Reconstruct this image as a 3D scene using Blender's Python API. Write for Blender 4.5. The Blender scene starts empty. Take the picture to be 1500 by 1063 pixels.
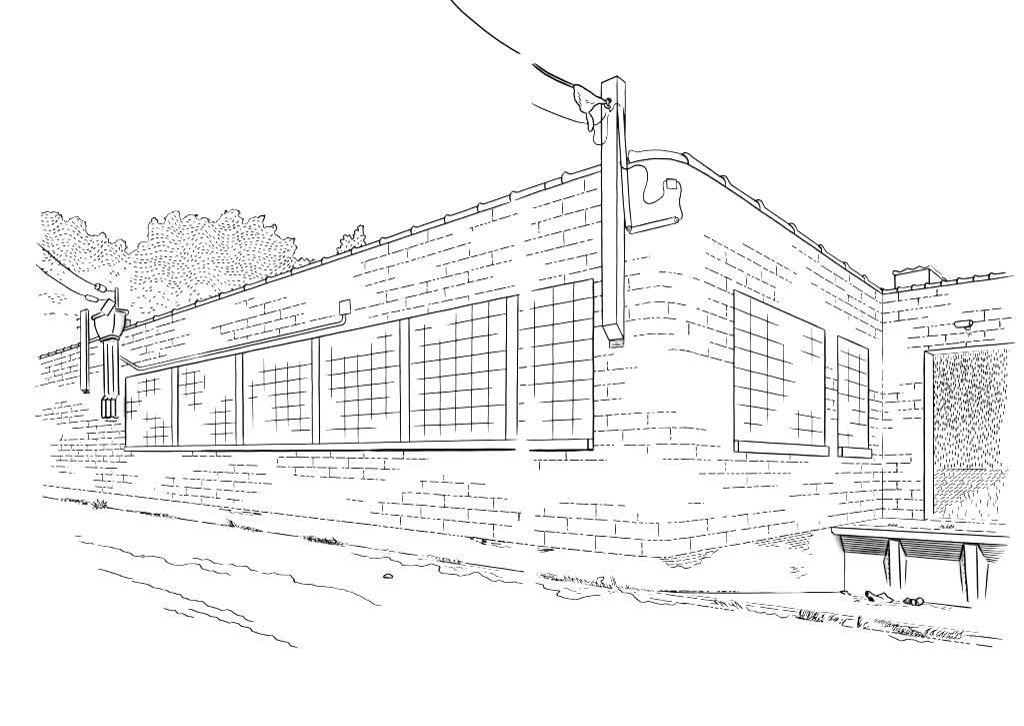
import bpy, math, random
from mathutils import Vector, noise
from mathutils.geometry import delaunay_2d_cdt

random.seed(7)
scene = bpy.context.scene
COL = scene.collection

# ------------------------------------------------------------------ view model
F, CX, HV, EYE = 1031.0, 750.0, 664.0, 1.6      # focal length (px of the 1500 px wide drawing), centre, horizon, eye height


def ray(u, v, Y):
    return Vector(((u - CX) / F * Y, Y, EYE - (v - HV) / F * Y))


dL = Vector((-1115.0, 1031.0)).normalized()       # along the long wall, going away to the left
dR = Vector((953.0, 1031.0)).normalized()         # along the short wall, going away to the right
nR = Vector((dL.y, -dL.x)) if False else Vector((-dL.x, -dL.y))   # short wall faces this way
Q = Vector((1.786, 8.005))                        # where the two faces would meet without the round corner
RAD = 0.75
A_T = Q + dL * RAD
B_T = Q + dR * RAD
O_C = Q + dL * RAD + dR * RAD


def line_y(p, d):
    def f(u):
        k = (u - CX) / F
        t = (k * p.y - p.x) / (d.x - k * d.y)
        return p.y + t * d.y
    return f


class Surf:
    """a vertical surface standing on a plan line: gives the depth for a bearing"""
    def __init__(self, p, d):
        self.p, self.d, self.Y = p, d, line_y(p, d)

    def pt(self, u, v):
        return ray(u, v, self.Y(u))

    def off(self, vec):
        return Surf(self.p + vec, self.d)


class RoundWall:
    """long face, round corner, short face; o = distance behind the face"""
    def __init__(self, o=0.0):
        self.o = o
        self.l = line_y(Q + dR * o, dL)
        self.r = line_y(Q + dL * o, dR)
        self.ua = CX + F * (A_T + dR * o).x / (A_T + dR * o).y
        self.ub = CX + F * (B_T + dL * o).x / (B_T + dL * o).y

    def Y(self, u):
        if u <= self.ua:
            return self.l(u)
        if u >= self.ub:
            return self.r(u)
        k = (u - CX) / F
        r = RAD - self.o
        a = k * k + 1
        b = -2 * (k * O_C.x + O_C.y)
        c = O_C.length_squared - r * r
        D = b * b - 4 * a * c
        if D < 0:
            return min(self.l(u), 99) if u < CX + 230 else self.r(u)
        return (-b - math.sqrt(D)) / (2 * a)

    def pt(self, u, v):
        return ray(u, v, self.Y(u))


class Flat:
    """constant depth"""
    def __init__(self, Y):
        self._y = Y

    def Y(self, u):
        return self._y

    def pt(self, u, v):
        return ray(u, v, self._y)


LW = Surf(Q, dL)
RW = Surf(Q, dR)
WALL = RoundWall(0)
uC = 1292.6
C3 = RW.pt(uC, 600)
C = Vector((C3.x, C3.y))
WW = Surf(C, dL)

# sloping yard: contains the pavement line and runs down to the foot of the dock
_pb = RW.pt(1237, 867.5)
S_DOCK = (Vector((_pb.x, _pb.y)) - Q).dot(dR)
M_SL = -_pb.z / S_DOCK


def ground_pt(u, v):
    Y = EYE * F / (v - HV)
    p = ray(u, v, Y)
    s = (Vector((p.x, p.y)) - Q).dot(dR)
    if s <= 0:
        return p
    k = (u - CX) / F
    sv = (v - HV) / F
    # z = -M*s ; s = Y*(k dRx + dRy) - Q.dR
    g = k * dR.x + dR.y
    Y = (EYE - M_SL * Q.dot(dR)) / (sv - M_SL * g)
    return ray(u, v, Y)


class Ground:
    def pt(self, u, v):
        p = ground_pt(u, v)
        return p


GR = Ground()


class Plane3:
    def __init__(self, p, n):
        self.p, self.n = p, n

    def pt(self, u, v):
        d = ray(u, v, 1.0) - Vector((0, 0, EYE))
        o = Vector((0, 0, EYE))
        t = (self.p - o).dot(self.n) / d.dot(self.n)
        return o + d * t


# ------------------------------------------------------------------ materials
def white_mat(name, lo, hi, scale, rough=0.9):
    m = bpy.data.materials.new(name)
    m.use_nodes = True
    nt = m.node_tree
    b = nt.nodes['Principled BSDF']
    b.inputs['Roughness'].default_value = rough
    b.inputs['Specular IOR Level'].default_value = 0.05
    n = nt.nodes.new('ShaderNodeTexNoise')
    n.inputs['Scale'].default_value = scale
    n.inputs['Detail'].default_value = 5
    tc = nt.nodes.new('ShaderNodeTexCoord')
    nt.links.new(tc.outputs['Object'], n.inputs['Vector'])
    r = nt.nodes.new('ShaderNodeValToRGB')
    r.color_ramp.elements[0].color = (lo, lo, lo, 1)
    r.color_ramp.elements[1].color = (hi, hi, hi, 1)
    nt.links.new(n.outputs['Fac'], r.inputs['Fac'])
    nt.links.new(r.outputs['Color'], b.inputs['Base Color'])
    return m


INK = bpy.data.materials.new('black_ink')
INK.use_nodes = True
_b = INK.node_tree.nodes['Principled BSDF']
_b.inputs['Base Color'].default_value = (0.0012, 0.0012, 0.0012, 1)
_b.inputs['Roughness'].default_value = 1.0
_b.inputs['Specular IOR Level'].default_value = 0.0

M_WALL = white_mat('white_painted_brick', 0.84, 0.90, 3)
M_GROUND = white_mat('white_concrete', 0.80, 0.86, 2)
M_STONE = white_mat('white_stone', 0.84, 0.90, 8)
M_METAL = white_mat('white_painted_metal', 0.84, 0.90, 10, 0.7)
M_WOOD = white_mat('white_painted_wood', 0.84, 0.90, 6)
M_GLASS = white_mat('milky_wired_glass', 0.86, 0.92, 4, 0.6)
M_LEAF = white_mat('white_foliage', 0.84, 0.90, 5)
M_CLOTH = white_mat('white_cloth', 0.84, 0.90, 12)


# ------------------------------------------------------------------ mesh builder
class MB:
    def __init__(self, mat):
        self.v, self.f, self.m = [], [], []
        self.mat = mat
        self.wob, self.seg, self.nf = .25, 14.0, .05

    def face(self, pts, mi=0):
        i = len(self.v)
        self.v += [Vector(p) for p in pts]
        self.f.append(tuple(range(i, i + len(pts))))
        self.m.append(mi)

    def hull(self, a, b, mi=0, caps=True):
        """prism between two equal rings of points"""
        n = len(a)
        for i in range(n):
            j = (i + 1) % n
            self.face([a[i], a[j], b[j], b[i]], mi)
        if caps:
            self.face(list(reversed(a)), mi)
            self.face(list(b), mi)

    def tube(self, pts, rad, mi=1, n=4):
        k = len(pts)
        if k < 2:
            return
        if not isinstance(rad, (list, tuple)):
            rad = [rad] * k
        base = len(self.v)
        prev = None
        for i, p in enumerate(pts):
            a = pts[max(0, i - 1)]
            b = pts[min(k - 1, i + 1)]
            t = (b - a)
            if t.length < 1e-9:
                t = Vector((0, 0, 1))
            t.normalize()
            if prev is None:
                w = (p - Vector((0, 0, EYE))).normalized()
                x = t.cross(w)
                if x.length < 1e-4:
                    x = t.orthogonal()
            else:
                x = prev - t * prev.dot(t)
                if x.length < 1e-6:
                    x = t.orthogonal()
            x.normalize()
            prev = x
            y = t.cross(x)
            for j in range(n):
                an = 2 * math.pi * j / n
                self.v.append(p + (x * math.cos(an) + y * math.sin(an)) * rad[i])
        for i in range(k - 1):
            for j in range(n):
                q = base + i * n + j
                q2 = base + i * n + (j + 1) % n
                self.f.append((q, q2, q2 + n, q + n))
                self.m.append(mi)
        self.f.append(tuple(base + j for j in range(n)))
        self.m.append(mi)
        self.f.append(tuple(base + (k - 1) * n + j for j in range(n - 1, -1, -1)))
        self.m.append(mi)

    # a pen stroke lying on a surface, given in drawing coordinates
    def stroke(self, surf, px, w=1.6, wob=None, close=False, seg=None, n=4):
        wob = self.wob if wob is None else wob
        seg = self.seg if seg is None else seg
        if close:
            px = list(px) + [px[0]]
        out = []
        for (a, b) in zip(px[:-1], px[1:]):
            L = math.hypot(b[0] - a[0], b[1] - a[1])
            k = max(1, int(L / seg))
            for i in range(k):
                t = i / k
                out.append((a[0] + (b[0] - a[0]) * t, a[1] + (b[1] - a[1]) * t))
        out.append(px[-1])
        if wob and len(out) > 2:
            s = random.random() * 99
            out = [out[0]] + [(x + noise.noise((x * self.nf, y * self.nf, s)) * wob * 2, y + noise.noise((x * self.nf + 9, y * self.nf, s)) * wob * 2)
                              for x, y in out[1:-1]] + [out[-1]]
        pts, rr = [], []
        for i, (u, v) in enumerate(out):
            p = surf.pt(u, v)
            r = w * LWID * 0.5 * p.y / F
            d = (p - Vector((0, 0, EYE)))
            pts.append(Vector((0, 0, EYE)) + d * (1 - 1.0 * r / d.length))
            rr.append(r)
        if len(rr) > 2 and not close:
            rr[0] *= .7
            rr[-1] *= .7
        self.tube(pts, rr, 1, n)

    def dashes(self, surf, px, w=1.3):
        """a broken mortar line along a polyline"""
        L = [0.0]
        for a, b in zip(px[:-1], px[1:]):
            L.append(L[-1] + math.hypot(b[0] - a[0], b[1] - a[1]))
        T = L[-1]

        def at(s):
            for i in range(len(px) - 1):
                if s <= L[i + 1] or i == len(px) - 2:
                    t = (s - L[i]) / max(1e-6, L[i + 1] - L[i])
                    return (px[i][0] + (px[i + 1][0] - px[i][0]) * t, px[i][1] + (px[i + 1][1] - px[i][1]) * t)
        s = 0.0
        while s < T - 0.8:
            d = random.choice((3.5, 5.5, 7.5, 10.5, 14, 18))
            e = min(T, s + d)
            if T - e < 3:
                e = T
            j = random.uniform(-.2, .2)
            a, b = at(s), at(e)
            mid = [at(q) for q in L if s < q < e]
            self.stroke(surf, [(a[0], a[1] + j)] + mid + [(b[0], b[1] + random.uniform(-.2, .2))], w, 0.15)
            s = e + random.uniform(1.9, 3.4)

    def draw(self, surf, ox, oy, text, sc=5.316, wd=1.42, wv=1.5, wl=1.7):
        for item in text.replace('\n', ';').split(';'):
            item = item.split()
            if not item:
                continue
            k, q = item[0], [float(x) / sc for x in item[1:]]
            px = [(ox + q[i], oy + q[i + 1]) for i in range(0, len(q), 2)]
            if k == 'D':
                self.dashes(surf, px, wd)
            elif k == 'V':
                if len(px) == 2 and random.random() < .35:
                    m = random.uniform(.45, .7)
                    a, b = px
                    c1 = (a[0] + (b[0] - a[0]) * m, a[1] + (b[1] - a[1]) * m)
                    c2 = (a[0] + (b[0] - a[0]) * (m + .12), a[1] + (b[1] - a[1]) * (m + .12))
                    self.stroke(surf, [a, c1], wv, .1)
                    self.stroke(surf, [c2, b], wv, .1)
                else:
                    j = random.uniform(-.4, .4)
                    self.stroke(surf, [px[0], ((px[0][0] + px[-1][0]) / 2 + j, (px[0][1] + px[-1][1]) / 2), px[-1]], wv, .1)
            elif k == 'L':
                self.stroke(surf, px, wl)
            elif k == 'C':
                self.stroke(surf, px, wl, close=True)
            elif k == 'T':
                self.stroke(surf, px, wl * 0.75)
            elif k == 'B':
                self.stroke(surf, px, wl * 1.9)

    # a solid cut to an outline drawn on a surface, with real thickness
    def slab(self, surf, px, back, ink=True, w=1.7):
        a = [surf.pt(u, v) for u, v in px]
        b = [p + Vector((back.x, back.y, 0)) for p in a]
        self.hull(a, b)
        if ink:
            self.stroke(surf, px, w, 0.15, close=True)

    # a puffed-up solid inside an outline
    def puff(self, Y, px, bulge, soft, grid, lump=0.0, lscale=.05, seed=0.0):
        n = len(px)
        xs = [p[0] for p in px]
        ys = [p[1] for p in px]
        pts = [Vector(p) for p in px]
        x = min(xs) + grid / 2
        inner = []
        row = 0
        while x < max(xs):
            y = min(ys) + grid / 2 + (grid / 2 if row % 2 else 0)
            while y < max(ys):
                if inside(x, y, px) and edge_dist(x, y, px) > grid * .45:
                    inner.append(Vector((x, y)))
                y += grid
            x += grid
            row += 1
        r = delaunay_2d_cdt(pts + inner, [(i, (i + 1) % n) for i in range(n)], [], 1, 1e-4)
        vs, fs = r[0], r[2]
        fr, bk = [], []
        for p in vs:
            d = edge_dist(p.x, p.y, px)
            h = bulge * (1 - math.exp(-d / soft))
            if lump:
                h += lump * noise.noise((p.x * lscale, p.y * lscale, seed)) * min(1, d / soft)
            fr.append(ray(p.x, p.y, Y - h))
            bk.append(ray(p.x, p.y, Y + h * .9 + bulge * .12))
        b0 = len(self.v)
        self.v += fr + bk
        k = len(vs)
        for f in fs:
            self.f.append(tuple(b0 + i for i in f))
            self.m.append(0)
            self.f.append(tuple(b0 + k + i for i in reversed(f)))
            self.m.append(0)
        cnt = {}
        for f in fs:
            for i in range(len(f)):
                e = (f[i], f[(i + 1) % len(f)])
                cnt[tuple(sorted(e))] = cnt.get(tuple(sorted(e)), []) + [e]
        for es in cnt.values():
            if len(es) == 1:
                a, b = es[0]
                self.f.append((b0 + b, b0 + a, b0 + k + a, b0 + k + b))
                self.m.append(0)

        class PS:
            def pt(s, u, v):
                d = edge_dist(u, v, px) if inside(u, v, px) else 0
                h = bulge * (1 - math.exp(-d / soft))
                if lump:
                    h += lump * noise.noise((u * lscale, v * lscale, seed)) * min(1, d / soft)
                return ray(u, v, Y - h - .002 * Y)
        return PS()

    def build(self, name, parent=None, loc=None):
        me = bpy.data.meshes.new(name)
        if parent is not None:
            org = Vector(parent['_o'])
        else:
            org = Vector(loc) if loc is not None else Vector((0, 0, 0))
        me.from_pydata([tuple(p - org) for p in self.v], [], self.f)
        me.materials.append(self.mat)
        me.materials.append(INK)
        me.polygons.foreach_set('material_index', self.m)
        me.update()
        o = bpy.data.objects.new(name, me)
        COL.objects.link(o)
        if parent is not None:
            o.parent = parent
        else:
            o.location = org
        o['_o'] = list(org)
        return o


def inside(x, y, px):
    c = False
    n = len(px)
    j = n - 1
    for i in range(n):
        xi, yi = px[i]
        xj, yj = px[j]
        if (yi > y) != (yj > y) and x < (xj - xi) * (y - yi) / (yj - yi) + xi:
            c = not c
        j = i
    return c


def edge_dist(x, y, px):
    best = 1e9
    n = len(px)
    for i in range(n):
        ax, ay = px[i]
        bx, by = px[(i + 1) % n]
        dx, dy = bx - ax, by - ay
        q = dx * dx + dy * dy
        t = 0 if q == 0 else max(0, min(1, ((x - ax) * dx + (y - ay) * dy) / q))
        d = (x - ax - dx * t) ** 2 + (y - ay - dy * t) ** 2
        if d < best:
            best = d
    return math.sqrt(best)


LWID = 1.4


def tag(o, label=None, cat=None, group=None, kind=None):
    if label:
        o['label'] = label
    if cat:
        o['category'] = cat
    if group:
        o['group'] = group
    if kind:
        o['kind'] = kind
    return o


def thing(name, loc, label, cat, group=None):
    o = bpy.data.objects.new(name, None)
    o.empty_display_size = .2
    COL.objects.link(o)
    o.location = loc
    o['_o'] = list(loc)
    return tag(o, label, cat, group)


def px_of(ox, oy, text, sc=5.316):
    q = [float(x) / sc for x in text.split()]
    return [(ox + q[i], oy + q[i + 1]) for i in range(0, len(q), 2)]


def lerp_line(pts):
    def f(u):
        if u <= pts[0][0]:
            a, b = pts[0], pts[1]
        elif u >= pts[-1][0]:
            a, b = pts[-2], pts[-1]
        else:
            for a, b in zip(pts[:-1], pts[1:]):
                if a[0] <= u <= b[0]:
                    break
        t = (u - a[0]) / (b[0] - a[0])
        return a[1] + (b[1] - a[1]) * t
    return f


def v3(p2, z):
    return Vector((p2.x, p2.y, z))


def plan(p):
    return Vector((p.x, p.y))


# ================================================================== SETTING
def ts(t, s, z):
    p = Q - dL * t + dR * s
    return Vector((p.x, p.y, z))


G = MB(M_GROUND)
zl = -M_SL * (S_DOCK + .3)
BIG = 500
G.face([ts(-BIG, -BIG, 0), ts(BIG, -BIG, 0), ts(BIG, 0, 0), ts(0, 0, 0), ts(-.9, 0, 0), ts(-BIG, 0, 0)])
G.face([ts(-BIG, 0, 0), ts(-.9, 0, 0), ts(-.9, BIG, 0), ts(-BIG, BIG, 0)])
G.face([ts(-.9, 0, 0), ts(0, 0, 0), ts(BIG, 0, 0), ts(BIG, S_DOCK + .3, zl), ts(-.9, S_DOCK + .3, zl)])
G.face([ts(-.9, S_DOCK + .3, zl), ts(BIG, S_DOCK + .3, zl), ts(BIG, BIG, zl), ts(-.9, BIG, zl)])
G.face([ts(-.9, 0, 0), ts(-.9, S_DOCK + .3, zl), ts(-.9, BIG, zl), ts(-.9, BIG, 0)])
# cracks and broken edges of the street surface
G.wob, G.seg, G.nf = .7, 4.0, .17
_d = G.draw
G.draw = lambda *a, **k: _d(*a, **dict(dict(wl=2.0), **k))
G.draw(GR, 40, 660, """L 370 665 400 664 430 670; L 405 705 435 710 470 722 495 720 520 730; L 548 738 588 742
L 595 743 650 752 685 764 720 770 745 787 780 790 810 797 825 820 870 825 915 830; L 888 812 940 825 1000 825 1060 837
L 552 922 580 928 620 935 660 952 700 962 740 980 790 992 832 998; L 815 1012 870 1030 930 1040 985 1063 1063 1083""")
G.draw(GR, 240, 780, """L 0 200 25 230 60 245 110 255 150 252 185 242 240 244 280 250 295 270 310 285 335 293 385 297 430 318 490 318 518 332
L 215 203 260 200 300 212 340 210 400 238 430 245 460 247; L 485 250 535 248 565 263 600 262 650 262 680 290 730 302
L 763 312 820 322 860 313 890 325 925 330 985 333 1012 360 1020 382 1050 390 1080 400 1155 402 1175 412 1240 418 1329 430
L 0 443 70 472 130 483 150 505 200 522 300 537 330 562 370 580 400 585 455 607 490 598 525 605 550 632 580 645 620 650 635 672 660 685 703 695
L 0 585 40 602 85 605 110 628 150 632 190 650 238 662
L 187 592 240 605 275 622 320 630 370 652 410 660 440 683 515 702 535 697 580 707 610 730 675 742 690 768 740 785 830 803 850 803 880 832 920 845 970 853 990 878 1045 897""")
G.draw(GR, 290, 660, "L 1187 800 1245 807 1285 825 1329 827")
G.stroke(GR, [(490, 861), (505, 864), (515, 867), (528, 873), (540, 879.6), (553, 886.6), (558.8, 886.6)], 1.7)
G.draw(GR, 540, 700, """L 0 620 40 628 90 623 130 617 165 620 175 640 250 655 270 680 320 683 370 682 410 688 450 683 490 668 520 675 555 690 545 720 575 740 640 750 690 752 705 763 780 750 830 733 860 737 890 765 930 775 960 803 1030 797 1090 815 1135 805 1150 815 1200 820
T 385 633 425 630; T 935 738 960 742 985 752 995 767 1045 772; T 905 733 918 734; T 590 680 605 690 660 697 680 715 700 713; T 680 693 720 697 735 708 780 705; D 715 675 1020 720""")
G.draw(GR, 760, 720, """L 125 707 165 718 190 725 200 750 245 762 280 768 320 775 300 790 300 812 375 830 440 840 500 822 540 815 570 812 640 802
L 760 752 790 765 810 788 870 792 905 825 950 862 1000 856 1030 858 1110 878 1140 872 1200 885 1225 868
T 345 752 375 755 395 760 405 770 450 775; T 445 787 497 793; T 470 752 485 757; T 500 755 545 748; T 695 775 720 770; T 705 792 760 775""")
G.draw(GR, 1250, 850, "L 275 425 310 437 350 460 370 470 420 457 490 465 535 483 580 472 610 480 628 475")
G.draw(GR, 1250, 720, """T 540 875 575 878 600 880 625 893 650 905 690 902 720 897; T 690 912 720 918; T 735 927 750 925; T 745 908 770 903
D 105 878 215 888; D 170 880 290 882; D 320 850 380 858; D 310 868 375 872; D 385 893 420 895; D 300 885 360 888; D 0 815 80 820; D 0 828 100 840""", wd=1.8)
GO = tag(G.build('ground'), kind='structure')

K = MB(M_GROUND)
kt = [(1005, 872), (1100, 884.5), (1250, 904), (1435, 928), (1560, 944)]
kb = [(992, 883), (1075, 895.5), (1250, 919.5), (1454, 949), (1560, 964)]
up = Vector((0, 0, .012))
for i in range(4):
    a, b, c, d = [ground_pt(*q) for q in (kb[i], kb[i + 1], kt[i + 1], kt[i])]
    K.hull([a - up, b - up, c - up, d - up], [a + up, b + up, c + up, d + up])


class KS:
    def pt(self, u, v):
        return ground_pt(u, v) + up


KS = KS()
K.draw(KS, 1000, 820, """L 75 283 270 308; L 490 337 910 392; L 1060 412 1175 423; L 1240 436 1329 450; T 35 295 115 307; T 140 312 260 325; T 330 317 395 322
T 490 357 553 367; T 605 373 745 392; T 778 396 895 412; D 0 340 400 402; T 1185 428 1215 434""")
K.draw(KS, 1250, 850, """T 120 303 310 330; T 338 332 490 353; T 503 355 570 362; T 585 365 675 373; T 690 378 815 395; T 845 398 985 417
L 915 435 1162 467; D 75 380 910 502; L 957 507 1085 525; T 0 290 40 293; T 0 312 35 315""", wl=1.6)
K.wob, K.seg, K.nf = .5, 4.0, .17
K.draw(KS, 1000, 820, """L 490 370 520 400 560 402 585 418 640 415 665 432 715 425 770 455 805 455 835 432
L 1275 468 1262 480 1250 500 1240 520; L 1245 518 1329 530; L 1280 468 1329 472; L 1222 500 1245 470""", wl=1.45)
K.wob, K.seg, K.nf = .25, 14.0, .05
K.draw(KS, 760, 720, "T 1020 835 1110 850; T 1115 852 1195 862; T 1225 868 1300 880; T 1145 805 1285 825; T 895 790 915 792; T 1060 790 1110 800")
tag(K.build('kerb'), kind='structure')

# ================================================================== MAIN BUILDING
BASE = thing('brick_building', (0.9, 8.8, 0), 'long white brick building with a round corner and gridded windows facing the street', 'building')

low_l = [(-80, 569.5), (56.9, 526.1), (118, 506.3), (181, 484.5), (290, 448.5), (490, 381.6), (540, 364.8), (747, 296), (790, 280.4), (881.3, 250.2), (919, 240), (935, 235.8), (957.5, 232), (982, 233.3),
         (1004.5, 239), (1036.4, 256.4), (1062.8, 273.4), (1164.3, 343), (1230, 388.7), (1292.6, 430.5)]
low = lerp_line(low_l)
strip_top = lerp_line([(184, 552.8), (290, 530.2), (540, 478), (761.6, 431), (778.8, 426.4), (869, 407.9)])
strip_bot = lerp_line([(182, 660.6), (290, 660.2), (540, 659), (755, 657.8), (869, 658.6)])
w1_top = lerp_line([(1075, 423.8), (1208.4, 483.3)])
w1_bot = lerp_line([(1075, 661.4), (1214.5, 668)])
w2_top = lerp_line([(1227, 491.4), (1272.4, 511.2)])
w2_bot = lerp_line([(1227, 668.4), (1276.7, 670.8)])
holes = [(184, 869, strip_top, strip_bot, dR), (1075, 1208.4, w1_top, w1_bot, dL), (1227, 1272.4, w2_top, w2_bot, dL)]
REC = 0.05

W = MB(M_WALL)
cuts = set([x[0] for x in low_l] + [184, 869, 1075, 1208.4, 1227, 1272.4, 778.8, 761.6] + [WALL.ua + (WALL.ub - WALL.ua) * i / 18 for i in range(19)])
cuts = sorted(c for c in cuts if -80 <= c <= uC)


def zv(surf, u, z):
    p = surf.pt(u, HV)
    return Vector((p.x, p.y, z))


for a, b in zip(cuts[:-1], cuts[1:]):
    h = [q for q in holes if q[0] <= a + 1e-6 and b <= q[1] + 1e-6]
    ta, tb = WALL.pt(a, low(a)), WALL.pt(b, low(b))
    ba, bb = zv(WALL, a, -1.4), zv(WALL, b, -1.4)
    if not h:
        W.face([ba, bb, tb, ta])
    else:
        _, _, ft, fb, inn = h[0]
        r = Vector((inn.x, inn.y, 0)) * (REC + .04)
        ha, hb = WALL.pt(a, ft(a)), WALL.pt(b, ft(b))
        la, lb = WALL.pt(a, fb(a)), WALL.pt(b, fb(b))
        W.face([ha, hb, tb, ta])
        W.face([ba, bb, lb, la])
        W.face([ha, ha + r, hb + r, hb])
        W.face([la, lb, lb + r, la + r])
    # top and back of the wall
    nn = lambda u: (dR if u < WALL.ua else (dL if u > WALL.ub else (O_C - plan(WALL.pt(u, HV))).normalized()))
    ra, rb = Vector((nn(a).x, nn(a).y, 0)) * .3, Vector((nn(b).x, nn(b).y, 0)) * .3
    W.face([ta, tb, tb + rb, ta + ra])
    W.face([ta + ra, tb + rb, zv(WALL, b, -1.4) + rb, zv(WALL, a, -1.4) + ra])
for (ua, ub, ft, fb, inn) in holes:
    r = Vector((inn.x, inn.y, 0)) * (REC + .04)
    for u in (ua, ub):
        a, b = WALL.pt(u, ft(u)), WALL.pt(u, fb(u))
        W.face([a, b, b + r, a + r])

# --- mortar, traced course by course, plus inked shadows under the posts
W.draw(WALL, 40, 480, """D 108 283 415 188; D 140 315 415 232; V 265 190 267 215; V 388 148 388 180; V 335 215 338 250; D 108 362 395 290; V 175 310 175 340; V 268 265 270 308
D 140 397 415 325; V 215 345 217 375; V 338 305 340 342; D 62 458 160 435; D 165 430 415 375; V 168 395 172 430; V 272 365 275 395; D 245 455 375 425
D 490 160 548 147; D 490 210 525 200; D 485 312 590 290; D 487 355 560 340
D 215 590 310 572; D 120 640 425 593; V 272 585 272 610; D 62 688 480 635; V 200 640 203 668; V 347 620 345 640; D 120 716 440 682; V 268 672 270 698; D 230 748 555 715; V 332 695 335 735
V 472 722 478 768; D 348 782 730 750; V 540 768 543 795; V 660 770 662 798; D 460 822 760 803; V 475 825 477 862; V 598 820 600 852; V 722 808 722 842; V 280 830 265 865; D 252 873 445 866; D 470 865 758 853
V 410 878 412 900; V 537 868 537 895; V 660 868 663 895; D 182 915 765 905; V 265 920 268 945; V 347 918 350 950; V 467 910 468 940; V 598 915 600 948; V 720 905 725 945; D 240 955 745 945
V 400 962 402 985; V 537 950 535 985; V 665 960 667 992; V 810 968 812 995; D 182 995 835 995; V 258 1000 260 1030; V 350 998 350 1035; V 475 1000 475 1030; V 592 1000 597 1035; V 717 1005 717 1038
D 222 1032 480 1035; D 500 1037 775 1045; D 1205 998 1329 998; V 1288 965 1288 998
D 765 75 1000 5; V 825 60 825 108; D 735 137 1145 15; V 1018 10 1018 50; D 805 173 1265 50; D 875 210 985 183; D 1035 167 1230 122; V 930 150 930 195; V 1128 95 1130 130; V 1028 190 1030 225; D 830 275 1085 212; D 730 300 825 275
T 440 500 440 515; T 447 500 448 513; T 454 501 455 516; T 462 500 463 513; T 470 500 470 515; T 478 498 479 514; T 485 497 486 514
T 605 715 605 728; T 615 716 616 730; T 625 718 626 731; T 636 720 637 732; T 648 721 649 735; T 660 722 661 734; T 672 720 673 737; T 684 720 685 737; T 697 715 698 733; T 710 708 715 722; T 610 722 690 724""")  # short ticks ink in the shadows below small post and pipe boot
W.draw(WALL, 40, 290, "D 1000 1008 1230 938; V 922 985 925 1030; V 1128 905 1128 968")
W.draw(WALL, 240, 290, """D 0 990 170 937; V 65 905 67 968; D 0 1050 85 1025; D 557 825 705 778; V 643 795 645 840; D 662 857 960 772; V 785 822 785 905; D 365 1018 445 995; D 445 995 785 903; D 785 903 1105 817
V 443 995 445 1055; V 650 940 650 995; V 907 870 907 940; D 445 1058 1090 898; V 1025 912 1025 985; V 782 990 782 1040""")
W.draw(WALL, 290, 330, """D 230 898 835 757; D 870 745 1065 702; V 285 830 285 885; V 383 858 385 890; V 635 800 635 850; D 1220 660 1310 638; D 1270 292 1329 275; V 1300 290 1302 345; D 1210 402 1329 365; D 1305 472 1329 465""")
W.draw(WALL, 540, 230, """D 0 805 655 600; V 157 675 155 750; V 462 575 463 660; D 785 557 1160 440; V 965 410 967 498; V 810 555 810 580; V 307 712 303 785; D 0 897 330 807; D 330 807 795 665; V 153 865 152 912; D 525 853 1135 688
V 782 712 788 775; V 603 850 605 920; V 960 750 963 835; D 0 997 205 940; D 60 1062 350 993; D 395 985 770 892; D 800 880 1115 803; V 455 970 455 1050; V 775 885 777 975; D 575 1025 970 932; D 440 1060 540 1035""")
W.draw(WALL, 540, 400, """V 140 155 142 222; D 0 263 245 203; D 285 193 435 157; V 290 200 290 270; V 592 122 596 187; D 0 348 75 330; D 100 322 435 252; D 465 245 780 178; D 825 165 1135 98; V 145 330 145 358; V 463 265 463 315; V 780 178 780 217; D 1268 140 1329 125""")
W.draw(WALL, 290, 660, """D 15 42 260 43; V 143 5 143 42; D 238 108 465 115; V 280 115 283 168; D 0 158 315 172; D 345 173 527 182; V 155 165 158 215; V 397 178 398 225; D 0 222 145 230; D 172 232 575 257; V 30 230 32 282; V 282 238 282 288
D 0 290 115 297; D 145 300 480 326; V 148 310 148 365; D 20 352 175 370; D 228 375 352 387; V 25 365 27 415; V 281 382 281 413; D 630 48 1329 57; V 765 10 767 48; V 1032 10 1035 52; V 1290 20 1292 57; V 617 60 619 103
D 610 122 1085 132; D 1120 132 1329 138; V 895 52 895 128; V 1173 62 1174 132; D 745 188 905 202; D 950 202 1215 213; D 1265 216 1329 220; V 757 132 760 188; V 1023 132 1023 205; V 1290 150 1292 210; D 1158 376 1285 392
D 165 455 260 462; L 240 470 265 482 310 478; T 315 475 350 497 385 493; T 385 495 420 500 450 492 500 502; D 345 475 490 490; T 320 488 345 490""", wl=1.4)
W.draw(WALL, 40, 660, """D 182 122 320 124; D 452 128 700 135; V 535 85 537 128; D 250 165 368 172; D 535 180 660 185; D 695 187 860 197; V 660 150 662 185; V 585 185 587 230; V 748 192 750 235; D 517 228 675 238; D 700 240 815 250; V 660 255 660 285
D 527 277 665 288; V 585 290 586 318; D 1075 208 1170 213; D 1210 215 1329 222; V 1140 212 1142 265; D 1045 267 1180 278; D 1225 282 1329 290; V 1242 292 1244 338; D 1087 330 1160 335; D 1185 342 1329 352; V 1133 335 1135 375; V 993 288 995 312; D 1293 157 1329 158""")
W.dashes(WALL, [(63.5, 710.4), (290, 737.7), (540, 767.8)], 1.5)
W.dashes(WALL, [(540, 767.7), (790, 799.3), (873, 807.8), (933, 814), (967, 816), (980, 815.6), (1010, 809.4), (1036, 804), (1079, 797), (1135, 786.9), (1217, 771.8)], 1.5)
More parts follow.
